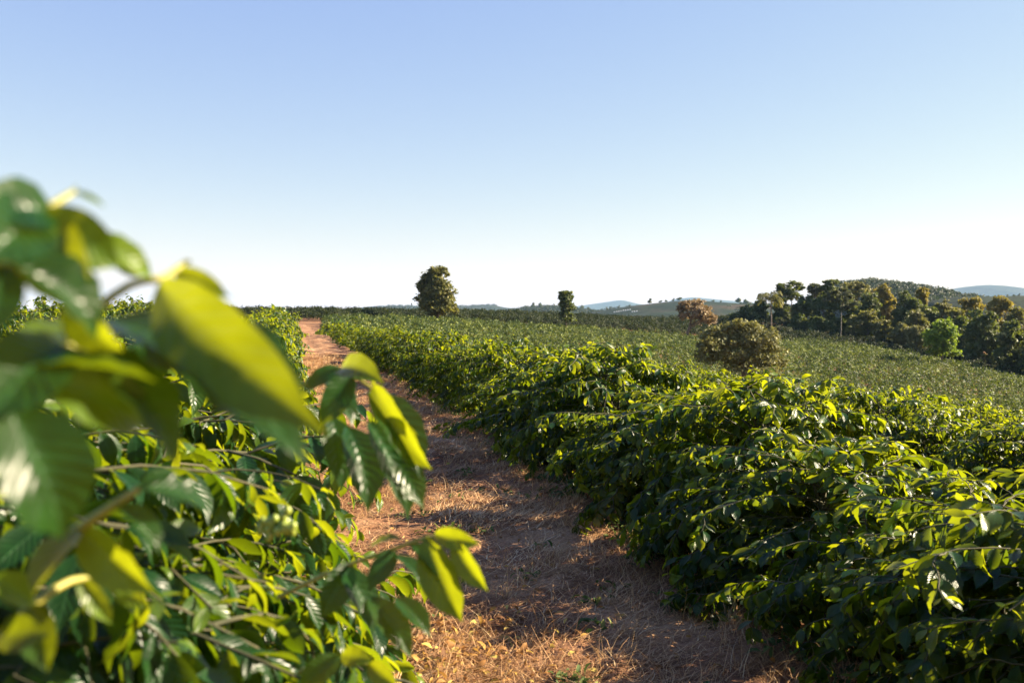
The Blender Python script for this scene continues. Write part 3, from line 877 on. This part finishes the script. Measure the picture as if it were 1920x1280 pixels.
plants = [(p[0], p[1], z) + p[3:] for p, z in zip(plants, zz)]
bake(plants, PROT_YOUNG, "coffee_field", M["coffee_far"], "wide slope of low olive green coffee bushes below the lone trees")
old = []
for k in range(13):
    for px in np.arange(430, 2040, 4.0):
        Dt = np.interp(px, fx, fd)
        D = Dt + 6 + k * 5.0 + 1.5 * math.sin(px * .05 + k)
        if px < 780: D += 6
        if D > 300: continue
        if px > 1480: D += 8
        if px > 1480 and k > 7: continue  # dark shrubs added here to fill the shaded foot of the wood
        x = (px - 960) / FPX * D + rp.gauss(0, .3); y = D + rp.gauss(0, .3)
        s = rp.uniform(.75, 1.1) if px > 850 else rp.uniform(.62, 1.08)
        if 1.9 * s > 0 and rp.random() < 0.10: continue
        if (px * D / FPX) % 1 > 2: continue
        old.append((x, y, 0, s, rp.uniform(0, 6.28), rp.randrange(99), rp.gauss(0, .08)))
# thin out to about one bush per 1.6 m
cell = {}
for p in old:
    cell.setdefault((round(p[0] / 2.1), round(p[1] / 2.8)), p)
old = list(cell.values())
# the bushes of the near rows beyond the three hundred built one by one
ar = np.array([(p[0], p[1]) for p in old]); zz = ground_z(ar[:, 0], ar[:, 1])
old = [(p[0], p[1], z) + p[3:] for p, z in zip(old, zz)]
bake(old, PROT_OLD, "old_coffee_rows", M["coffee_old_shaded"], "dark rows of taller old coffee behind the field, and shrubs under the wood")
if rest:
    bake([(p["x"], p["y"], gz(p["x"], p["y"]), p["h"] / 1.25, p["rz"], p["k"], 0.1) for p in rest], PROT_YOUNG, "distant_coffee_rows", M["coffee"], "far ends of the coffee rows running away beside the path")

# ------------------------------------------------------------------ trees
def leaf_quads(geo, P, Nn, size, T, rg):
    n = len(P); nn = nrm(Nn)
    a = nrm(np.cross(nn, rg.normal(size=(n, 3)))); b = np.cross(nn, a)
    L = (size * rg.uniform(.6, 1.3, n))[:, None]; W = L * rg.uniform(.45, .8, n)[:, None]
    V = np.stack([P - a * L, P - b * W + nn * L * .15, P + a * L, P + b * W + nn * L * .15], 1)
    geo.add(V.reshape(-1, 3), np.arange(n * 4).reshape(n, 4), None, T)
def crown_geo(lobes, seed, dens, leaf, sparse=0.0):
    """lobes: (centre xyz, (rx, ry, rz))"""
    rg = np.random.default_rng(seed); geo = Geo()
    sub = []
    for c, r in lobes:
        c = np.asarray(c, float); r = np.asarray(r, float)
        sub.append((c, r * .74))
        for dv in nrm(rg.normal(size=(9, 3))):
            if dv[2] < -.6: dv = -dv
            q = rg.uniform(.30, .52)
            sub.append((c + dv * r * rg.uniform(.6, .98), r * q))
    for c, r in sub:
        area = (r[0] * r[1] * r[2]) ** (2 / 3)
        nc = max(4, int(area * dens * .42))
        dirs = nrm(rg.normal(size=(nc, 3)))
        dirs[:, 2] = np.where(dirs[:, 2] < -.55, -dirs[:, 2], dirs[:, 2])
        cc = c + dirs * r * rg.uniform(.55, 1.05, nc)[:, None]
        per = 15
        cl = float(np.mean(r)) * 0.18 + leaf * .35
        P = (cc[:, None] + rg.normal(size=(nc, per, 3)) * cl * np.array([1, 1, .7])).reshape(-1, 3)
        tn = np.repeat(np.clip(rg.normal(.38, .2, nc), 0, 1), per) + rg.normal(0, .14, nc * per)
        Nn = np.repeat(dirs, per, 0) + np.array([0, 0, .45]) + rg.normal(0, .75, P.shape)
        keep = rg.uniform(size=len(P)) > sparse
        leaf_quads(geo, P[keep], Nn[keep], leaf, np.clip(tn[keep], 0, 1), rg)
    return geo
def trunk_geo(base, tops, r0, rg, k=7, fork=2):
    geo = Geo()
    base = np.asarray(base, float); main = None
    for i, tp in enumerate(tops):
        tp = np.asarray(tp, float)
        if i:
            base = main[int(rg.integers(fork, 7))]
        mid = base * .5 + tp * .5; mid[:2] = base[:2] * .72 + tp[:2] * .28
        t = np.linspace(0, 1, 8)[:, None]
        p = (1 - t) ** 2 * base + 2 * t * (1 - t) * mid + t ** 2 * tp
        p[1:-1] += rg.normal(0, r0 * .35, (6, 3))
        if i == 0: main = p
        tube(geo, p, np.linspace(r0, r0 * .28, 8) if i == 0 else np.linspace(r0 * .5, r0 * .16, 8), k)
    return geo
def tree(name, base_px, D, lobes_px, crown, label, cat="tree", group=None, trunk="bark", r0=None, dens=20.0, leaf=0.34, sparse=0.0, seed=0, sink=0.0, depth=1.0, limbs=4):
    """lobes_px: (px, py, rx, ry[, dD]) ellipses of the crown as seen at distance D"""
    k = D / FPX
    bx = (base_px - 960) * k; by = D
    bz = gz(bx, by) - sink
    rg = np.random.default_rng(seed + 5)
    b = np.array([bx, by, bz])
    lobes = []
    for l in lobes_px:
        dd = l[4] if len(l) > 4 else rg.normal(0, .25) * l[2] * k
        c = at(l[0], l[1], D) ; c[1] += dd
        lobes.append((c - b, (l[2] * k, l[2] * k * depth, l[3] * k)))
    root = empty(name, b)
    cg = crown_geo(lobes, seed, dens, leaf, sparse)
    H = max(c[2] + r[2] for c, r in lobes)
    order = sorted(lobes, key=lambda q: -q[0][2])
    tops = [order[0][0]] + [q[0] + np.array([0, 0, -q[1][2] * .1]) for q in order[1:limbs + 1]]
    obj("trunk", trunk_geo((0, 0, -0.1), tops, r0 or max(.12, H * .025), rg, 7, 5 if name == "emergent_tree" else 2).mesh(name + "_trunk", M[trunk]), root)
    obj("crown", cg.mesh(name + "_crown", M[crown], False), root)
    return tag(root, label, cat, group)

tree("lone_tree", 822, 180, [(814, 524, 23, 20), (809, 545, 24, 22), (826, 545, 22, 22), (816, 567, 31, 22), (820, 556, 24, 22), (840, 572, 17, 18), (795, 538, 11, 13), (828, 512, 12, 10), (800, 574, 14, 17), (848, 582, 9, 9), (812, 510, 9, 7), (822, 585, 24, 10)],
     "crown_olive", "dense lone tree with a tapering dark crown rising above the crest", seed=1, dens=30, leaf=.27)
tree("columnar_tree", 1062, 194, [(1058, 555, 10, 8), (1066, 556, 9, 8), (1061, 569, 11, 10), (1062, 583, 13, 12), (1062, 575, 12, 10), (1061, 563, 12, 9), (1064, 597, 12, 11), (1054, 560, 6, 7)],
     "crown_green", "narrow column shaped tree standing alone on the field edge", seed=2, dens=34, leaf=.24)
tree("dry_tree", 1286, 206, [(1300, 588, 27, 20), (1284, 577, 15, 13), (1323, 592, 17, 17), (1306, 573, 20, 12), (1333, 601, 10, 11), (1276, 589, 10, 12), (1312, 603, 18, 12)],
     "crown_dry", "brown dry leaved tree with spreading crown and bare pale trunk", seed=3, dens=17, leaf=.22, sparse=.15, trunk="bark", r0=.36, limbs=6)
tree("round_tree", 1768, 180, [(1765, 626, 23, 20), (1764, 645, 27, 20), (1770, 615, 15, 10), (1752, 640, 16, 18), (1778, 652, 16, 18), (1766, 662, 23, 12), (1764, 636, 26, 24)],
     "crown_bright", "rounded bright green tree standing alone before the dark wood", seed=4, dens=32, leaf=.25, limbs=2)
tree("spreading_tree", 1392, 108, [(1340, 643, 33, 28), (1390, 627, 30, 22), (1426, 640, 34, 28), (1380, 660, 46, 32), (1440, 668, 34, 27), (1326, 668, 25, 25), (1462, 684, 14, 14), (1365, 620, 18, 14), (1410, 614, 18, 10), (1400, 690, 60, 24)],
     "crown_tan", "wide bushy tree with olive and tan foliage behind the bright coffee rows", seed=5, dens=46, leaf=.16, limbs=6)

WOOD = "trees of the dark wood beyond the field"
def forest(base, D, top, w, bpy_, crown, label=None, seed=0, name="forest_tree", trunk="bark", dens=20, leaf=.33, group=WOOD, sparse=0.0):
    """a full crowned tree w pixels wide from row top down to row bpy_"""
    rg = random.Random(seed * 13 + 1)
    h = bpy_ - top; L = []
    ry = min(h * .26, w * .36)
    L.append((base, top + ry, w * .30, ry))
    y = top + ry * 1.5
    while y < bpy_ - h * .05:
        for sx in (-1, 1):
            L.append((base + sx * w * rg.uniform(.14, .30), y + rg.uniform(-.12, .12) * h, w * rg.uniform(.19, .30), min(h * .2, w * .28) * rg.uniform(.8, 1.15)))
        y += max(ry * .9, 7)
    return tree(name, base, D, L, crown, label or "leafy tree crowded inside the dark wood", "tree", group, trunk=trunk, dens=dens, leaf=leaf, seed=seed, depth=1.1, limbs=4, sparse=sparse)

forest(1384, 262, 586, 32, 604, "crown_green", seed=11)
forest(1404, 262, 573, 36, 606, "crown_green", seed=12)
forest(1424, 264, 562, 40, 608, "crown_green", seed=13)
forest(1465, 262, 556, 44, 612, "crown_green", seed=14)
forest(1510, 255, 556, 50, 618, "crown_green", seed=15)
forest(1545, 250, 556, 46, 622, "crown_green", seed=16)
forest(1590, 246, 556, 46, 628, "crown_green", seed=17)
forest(1630, 240, 552, 52, 636, "crown_green", seed=18)
forest(1655, 252, 536, 50, 620, "crown_gold", "golden green tree filling the skyline of the wood", seed=19)
forest(1697, 236, 549, 54, 640, "crown_green", "dark domed tree in the wood below the pointed one", seed=20)
forest(1727, 240, 541, 28, 630, "crown_gold", "narrow pointed tree sticking up from the wood", seed=21)
forest(1720, 222, 585, 50, 655, "crown_olive", seed=22)
forest(1766, 236, 563, 40, 650, "crown_tan", "tan sunlit tree beside the narrow pointed one", seed=23)
forest(1818, 232, 557, 64, 650, "crown_gold", "broad golden tree rising over the dark domed thicket", seed=24)
forest(1872, 226, 560, 52, 660, "crown_gold", "rounded golden tree next to the wood's broad golden one", seed=25)
forest(1906, 222, 578, 46, 670, "crown_olive", seed=26)
forest(1800, 205, 598, 62, 682, "crown_green", seed=27)
forest(1845, 200, 588, 76, 694, "crown_green", "dark domed thicket tree rising over the field's lower edge", seed=28)
forest(1895, 188, 604, 60, 710, "crown_green", "deep green tree overhanging the field's lowest corner", seed=29)
forest(1945, 184, 612, 60, 722, "crown_green", seed=30)
forest(1990, 200, 600, 80, 720, "crown_olive", seed=31)
forest(1628, 232, 584, 56, 636, "crown_olive", "low olive green tree in front of the pale trunk", seed=32)
forest(1606, 234, 592, 40, 634, "crown_olive", seed=33)
forest(1655, 224, 600, 40, 642, "crown_olive", seed=34)
forest(1690, 218, 606, 40, 648, "crown_tan", "tan brown sunlit shrubby tree at the foot of the wood", seed=35)
forest(1718, 212, 612, 36, 654, "crown_tan", "tan shrubby tree touching the rounded bright green one", seed=36)
forest(1770, 214, 600, 46, 668, "crown_green", seed=37)
forest(1745, 232, 575, 40, 640, "crown_green", seed=38)
forest(1790, 224, 580, 40, 660, "crown_olive", seed=39)
forest(1500, 246, 590, 36, 622, "crown_green", seed=40)
forest(1570, 238, 596, 36, 630, "crown_green", seed=41)
forest(1535, 242, 594, 36, 626, "crown_green", seed=42)
# emergent trees with flat layered tops
def emergent(base, D, lobes, crown, label, trunk, seed, sparse=.25, leaf=.30, r0=.2, dens=22):
    return tree("emergent_tree", base, D, lobes, crown, label, "tree", "tall trees standing out of the wood", trunk=trunk, r0=r0, dens=dens, leaf=leaf, sparse=sparse, seed=seed, limbs=7)
emergent(1478, 262, [(1470, 537, 13, 5), (1490, 534, 13, 5), (1500, 541, 9, 5), (1463, 546, 9, 5), (1482, 548, 18, 8), (1487, 558, 16, 8)], "crown_green", "tall tree with flat layered top at the end of the wood", "bark", 51)
emergent(1531, 258, [(1528, 538, 10, 5), (1538, 543, 9, 5), (1522, 546, 8, 6), (1534, 552, 11, 7)], "crown_pale", "slender tree with pale trunk and small airy top", "pale_bark", 52, r0=.14)
emergent(1556, 256, [(1553, 533, 11, 6), (1564, 532, 9, 6), (1548, 541, 9, 6), (1560, 546, 13, 8), (1556, 555, 15, 9)], "crown_green", "dark tufted treetop, the highest point of the wood", "bark", 53)
emergent(1577, 228, [(1566, 552, 13, 7), (1580, 545, 12, 7), (1556, 562, 8, 6), (1588, 560, 12, 8), (1574, 563, 11, 6), (1600, 572, 12, 7), (1584, 578, 9, 5)], "crown_pale", "tall tree with long bare pale trunk and silvery leaves", "pale_bark", 54, sparse=.35, r0=.12, leaf=.27)
emergent(1607, 250, [(1590, 538, 12, 8), (1606, 537, 13, 8), (1622, 543, 12, 9), (1612, 552, 18, 10), (1598, 556, 13, 10)], "crown_tan", "tall tan leaved tree with rounded open top", "bark", 55, sparse=.25)

# palm
def palm(base_px, D, top_py, spread_px, label):
    k = D / FPX; bx = (base_px - 960) * k; bz = gz(bx, D)
    root = empty("palm_tree", (bx, D, bz))
    top = at(base_px - 3, top_py, D)[2] - bz
    gt = Geo(); t = np.linspace(0, 1, 10)
    tube(gt, np.stack([-.25 * t, 0 * t, top * t], -1), np.linspace(.19, .12, 10), 9)
    obj("trunk", gt.mesh("palm_trunk", M["bark"]), root)
    rg = np.random.default_rng(8); Rf = spread_px * k
    for i in range(30):
        a = i * 2.4 + rg.normal() * .15; el = rg.uniform(.1, 1.25); Lf = Rf * rg.uniform(.95, 1.25)
        s = np.linspace(0, 1, 14)
        ang = el - (1.7 + .3 * rg.normal()) * s ** 1.3
        st = Lf / 13
        rx = np.concatenate([[0], np.cumsum(np.cos(ang[:-1]) * st)]); rz = np.concatenate([[0], np.cumsum(np.sin(ang[:-1]) * st)])
        P = np.stack([math.cos(a) * rx - .25, math.sin(a) * rx, top + rz], -1)
        gf = Geo(); tube(gf, P, np.linspace(.04, .012, 14), 4, .6)
        q = np.repeat(np.arange(1, 14), 4); b = P[q] + rg.normal(0, .03, (len(q), 3))
        side = np.array([-math.sin(a), math.cos(a), 0]) * np.where(np.arange(len(q)) % 2, 1, -1)[:, None]
        tg = nrm(np.gradient(P, axis=0))[q]
        d = side * .8 + tg * .6 + np.array([0, 0, -.55]) + rg.normal(0, .2, (len(q), 3))
        strips(gf, b, d, np.tile([0, 0, -.3], (len(q), 1)), rg.uniform(.5, .85, len(q)) * Rf * .33, np.full(len(q), .17), np.clip(rg.normal(.55, .2, len(q)), 0, 1), 2)
        obj("frond", gf.mesh("palm_frond", M["crown_olive"], False), root)
    return tag(root, label, "palm tree")
palm(1447, 240, 562, 24, "feathery palm tree with drooping fronds at the end of the wood")

# ------------------------------------------------------------------ distant hills
def hill_mat(name, a, b, c, scale, rows=False):
    m, nt, out = new_mat(name)
    L = nt.links
    p = N(nt, "ShaderNodeBsdfPrincipled"); p.inputs["Roughness"].default_value = 0.95; p.inputs["Specular IOR Level"].default_value = 0.1
    tc = N(nt, "ShaderNodeTexCoord")
    n1 = N(nt, "ShaderNodeTexNoise"); n1.inputs["Scale"].default_value = scale; n1.inputs["Detail"].default_value = 8.0
    n2 = N(nt, "ShaderNodeTexNoise"); n2.inputs["Scale"].default_value = scale * 12; n2.inputs["Detail"].default_value = 5.0
    for n in (n1, n2): L.new(tc.outputs["Object"], n.inputs["Vector"])
    rp = ramp(nt, [(0.36, a), (0.52, b), (0.66, c)]); L.new(n1.outputs[0], rp.inputs[0])
    r2 = ramp(nt, [(0.35, (.55, .55, .55)), (0.65, (1.3, 1.3, 1.3))]); L.new(n2.outputs[0], r2.inputs[0])
    col = mixc(nt, 1.0, rp.outputs[0], r2.outputs[0], 'MULTIPLY')
    L.new(col, p.inputs["Base Color"])
    bp = N(nt, "ShaderNodeBump"); bp.inputs["Strength"].default_value = 1.0; bp.inputs["Distance"].default_value = 0.35 / scale * .02
    L.new(n2.outputs[0], bp.inputs["Height"]); L.new(bp.outputs[0], p.inputs["Normal"])
    L.new(p.outputs[0], out.inputs[0])
    return m
M["hill_field"] = hill_mat("hill_field", (0.009, 0.019, 0.009), (0.016, 0.026, 0.012), (0.06, 0.042, 0.026), 0.009)
M["hill_wood"] = hill_mat("hill_wood", (0.014, 0.024, 0.012), (0.022, 0.032, 0.016), (0.04, 0.042, 0.022), 0.02)
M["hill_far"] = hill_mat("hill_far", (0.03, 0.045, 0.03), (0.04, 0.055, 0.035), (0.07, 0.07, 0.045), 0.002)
HILLS = {}
def hill(name, D, depth, prof, mat, floor=-36.0, rough=1.0, ncol=160, seed=0):
    prof = np.array(prof, float)
    px = np.linspace(prof[0, 0], prof[-1, 0], ncol); py = np.interp(px, prof[:, 0], prof[:, 1])
    for _ in range(3): py[1:-1] = .25 * py[:-2] + .5 * py[1:-1] + .25 * py[2:]
    dd = np.linspace(-1, 1, 41)
    PXX, DD = np.meshgrid(px, dd, indexing='ij')
    X = (PXX - 960) / FPX * D * (1 + 0 * DD); Y = D + DD * depth
    top = CAM_Z - (py - HORIZON) / FPX * D
    Hh = (top - floor)[:, None] * (np.cos(DD * math.pi) * .5 + .5) ** .8
    Z = floor + Hh + rough * depth * .018 * vnoise(X / (depth * .22), Y / (depth * .22), seed) * np.sin(np.clip(Hh / np.maximum(top - floor, 1)[:, None], 0, 1) * math.pi)
    o = obj(name, mk_mesh(name, np.stack([X, Y, Z], -1).reshape(-1, 3), grid_faces(ncol, 41), mat))
    tag(o, kind="structure")
    HILLS[name] = (D, px, py)
    return o
hill("farm_hill", 1500, 420, [(1010, 606), (1060, 596), (1095, 588), (1130, 582), (1180, 574), (1240, 567), (1290, 562), (1340, 566), (1400, 570), (1470, 574), (1540, 590), (1600, 606)], M["hill_field"], seed=1)
hill("low_ridge", 2000, 400, [(900, 600), (950, 584), (985, 578), (1020, 575), (1060, 577), (1100, 582), (1150, 590), (1200, 604)], M["hill_wood"], seed=2)
hill("far_ridge", 4200, 800, [(640, 596), (700, 577), (740, 573), (790, 576), (860, 575), (900, 573), (925, 572), (950, 577), (1000, 580), (1080, 584), (1160, 596)], M["hill_wood"], seed=3)
hill("wooded_hill", 900, 240, [(1500, 596), (1545, 548), (1590, 532), (1625, 530), (1680, 536), (1730, 543), (1780, 553), (1830, 566), (1900, 590)], M["hill_wood"], seed=4)
hill("field_hill", 800, 220, [(1690, 594), (1740, 566), (1790, 556), (1850, 556), (1920, 554), (2010, 552), (2150, 560), (2300, 585)], M["hill_field"], seed=5)
hill("blue_mountain", 8500, 2000, [(1690, 580), (1740, 560), (1780, 547), (1810, 538), (1845, 534), (1880, 539), (1920, 547), (1990, 552), (2100, 575)], M["hill_far"], seed=6)
hill("pale_mountain", 12000, 1600, [(860, 592), (960, 580), (1060, 577), (1110, 570), (1165, 562), (1190, 569), (1230, 574), (1270, 560), (1300, 557), (1340, 561), (1390, 566), (1440, 571), (1560, 584)], M["hill_far"], rough=.6, seed=7)

# trees on the far skylines: two little trees shared by all
def small_tree_meshes(seed, h, w, crown):
    rg = np.random.default_rng(seed)
    lobes = [((rg.normal(0, .22) * w, rg.normal(0, .22) * w, h * rg.uniform(.28, .8)), (w * .34, w * .34, h * .24)) for _ in range(6)]
    cg = crown_geo(lobes, seed, 9, .55); tg = trunk_geo((0, 0, -1.5), [(0, 0, h * .7), (w * .2, 0, h * .6)], h * .03, rg, 5)
    return cg.mesh("far_crown", M[crown]), tg.mesh("far_trunk", M["bark"])
FT = [small_tree_meshes(81, 9, 8, "crown_green"), small_tree_meshes(82, 11, 7, "crown_olive"), small_tree_meshes(83, 7, 9, "crown_green")]
rq = random.Random(12)
def skyline_tree(hname, px, s, label, group, dz=0.0, dD=0.0):
    D, pxs, pys = HILLS[hname]
    py = float(np.interp(px, pxs, pys)); x = (px - 960) / FPX * D
    z = CAM_Z - (py - HORIZON) / FPX * D - .6 - dz
    cm, tm = FT[rq.randrange(3)]
    s *= D / 2000.0
    root = empty("hill_tree", (x, D + dD, z), rq.uniform(0, 6.28)); root.scale = (s, s, s)
    obj("trunk", tm, root); obj("crown", cm, root)
    tag(root, label, "tree", group)
for px, s in [(1218, 1.0), (1238, .7), (1249, .55), (1262, .6), (1273, 1.0), (1337, .6), (1352, .5), (1180, .5), (1160, .5), (1138, .55)]:
    skyline_tree("farm_hill", px, s, "tiny dark tree on the skyline of the farm hill", "small trees on the farm hill skyline")
skyline_tree("farm_hill", 1385, 1.3, "dark rounded tree on the ridge between brown tree and wood", None)
skyline_tree("farm_hill", 1397, 1.1, "smaller dark tree on the ridge touching the wood", None)
for px in (1000, 1012, 1026, 1040, 1051, 1078, 1092, 1104, 985):
    skyline_tree("low_ridge", px, rq.uniform(.6, 1.1), "tiny hazy tree on the low ridge behind the column shaped tree", "small trees on the low ridge")
for px in np.arange(1555, 1790, 6.5):
    skyline_tree("wooded_hill", float(px) + rq.uniform(-2, 2), rq.uniform(.45, .7), "small tree crowded along the wooded hilltop", "small trees along the wooded hilltop", .8)
for px in np.arange(1745, 1940, 13):
    skyline_tree("field_hill", float(px) + rq.uniform(-5, 5), rq.uniform(.4, .6), "small tree on the field ridge below the blue mountain", "small trees below the blue mountain", .4)

# woods and scrub covering the hills
def hill_cover(hname, name, n, size, prob, label, seed, jmin=6, jmax=23, sink=4.0):
    me = bpy.data.objects[hname].data
    c = np.zeros(len(me.vertices) * 3, np.float32); me.vertices.foreach_get("co", c); c = c.reshape(160, 41, 3)
    pl = []
    for _ in range(n):
        i = rq.uniform(2, 156); j = rq.uniform(jmin, jmax)
        i0, j0 = int(i), int(j); fi, fj = i - i0, j - j0
        q = (c[i0, j0] * (1 - fi) + c[i0 + 1, j0] * fi) * (1 - fj) + (c[i0, j0 + 1] * (1 - fi) + c[i0 + 1, j0 + 1] * fi) * fj
        if float(vnoise(np.array([q[0] / (40 * size)]), np.array([q[1] / (40 * size)]), seed)[0]) < prob: continue
        k = size * rq.uniform(.7, 1.3)
        pl.append((q[0], q[1], q[2] - sink * size * .3, k, rq.uniform(0, 6.28), rq.randrange(99), rq.gauss(0, .1)))
    o = bake(pl, [far_bush(560 + i, 2.3, 1.3, 80, 0.55) for i in range(4)], name, M["hill_crown"], label)
    o["category"] = "wood"
hill_cover("wooded_hill", "hilltop_wood", 1800, 3.0, -2, "dense dark wood covering the hilltop behind the nearer trees", 1)
hill_cover("farm_hill", "hillside_scrub", 1500, 2.6, .12, "dark scrub and groves scattered over the distant farm hill", 2)
hill_cover("low_ridge", "ridge_wood", 1500, 3.2, -.3, "hazy wood along the low ridge behind the column shaped tree", 3)
hill_cover("far_ridge", "far_ridge_wood", 1500, 5.0, -.3, "bluish wood along the ridge behind the lone tree", 4)
hill_cover("field_hill", "field_hill_scrub", 700, 2.2, .25, "scrub along the field ridge below the blue mountain", 5)

# boxes standing in for a line of unidentified pale dots on the farm hill
m, nt, out = new_mat("white_paint"); p = N(nt, "ShaderNodeBsdfPrincipled"); p.inputs["Base Color"].default_value = (.75, .75, .72, 1); p.inputs["Roughness"].default_value = .6
nt.links.new(p.outputs[0], out.inputs[0]); M["white"] = m
# (their place on the slope is found on the hill's own surface)
hm = bpy.data.objects["farm_hill"].data
co = np.zeros(len(hm.vertices) * 3, np.float32); hm.vertices.foreach_get("co", co); co = co.reshape(-1, 3)
pxv, pyv, fv = project(co)
def on_hill(px, py):
    front = co[:, 1] < 1500
    i = int(np.argmin(np.where(front, (pxv - px) ** 2 + (pyv - py) ** 2 * 4, 1e9)))
    return co[i]
gbx = Geo()
for z0, z1, a0, a1 in ((0, 1.5, 1.3, 1.3), (1.5, 2.3, 1.5, .1)):
    V = [(sx * a, sy * a * .8, z) for z, a in ((z0, a0), (z1, a1)) for sx, sy in ((-1, -1), (1, -1), (1, 1), (-1, 1))]
    gbx.add(V, [(0, 1, 5, 4), (1, 2, 6, 5), (2, 3, 7, 6), (3, 0, 4, 7), (4, 5, 6, 7), (3, 2, 1, 0)])
bxm = gbx.mesh("white_box", M["white"], False)
bxm.transform(Matrix.Scale(0.75, 4))
for i in range(11):
    P = on_hill(1152 + i * 4.2, 585 - i * .25)
    o = obj("white_box", bxm, None, (P[0] + (i * 4.2 + 1152 - 960) / FPX * P[1] - P[0], P[1], P[2] - .2))
    tag(o, "tiny white box in a line on the distant farm hill", "hut", "white boxes on the farm hill")

# ------------------------------------------------------------------ haze
hz_m, nt, out = new_mat("haze_air")
pvn = N(nt, "ShaderNodeVolumePrincipled")
pvn.inputs["Color"].default_value = (0.42, 0.68, 1.0, 1)
pvn.inputs["Density"].default_value = 4.5e-5
pvn.inputs["Anisotropy"].default_value = 0.0
nt.links.new(pvn.outputs[0], out.inputs["Volume"])
hzV = [(sx * 16000, sy * 16000, z) for z in (-45, 225) for sx, sy in ((-1, -1), (1, -1), (1, 1), (-1, 1))]
hzF = [(0, 1, 5, 4), (1, 2, 6, 5), (2, 3, 7, 6), (3, 0, 4, 7), (4, 5, 6, 7), (3, 2, 1, 0)]
tag(obj("haze", mk_mesh("haze", hzV, hzF, hz_m, smooth=False)), "thin pale air haze over the distant hills", "haze", None, "stuff")
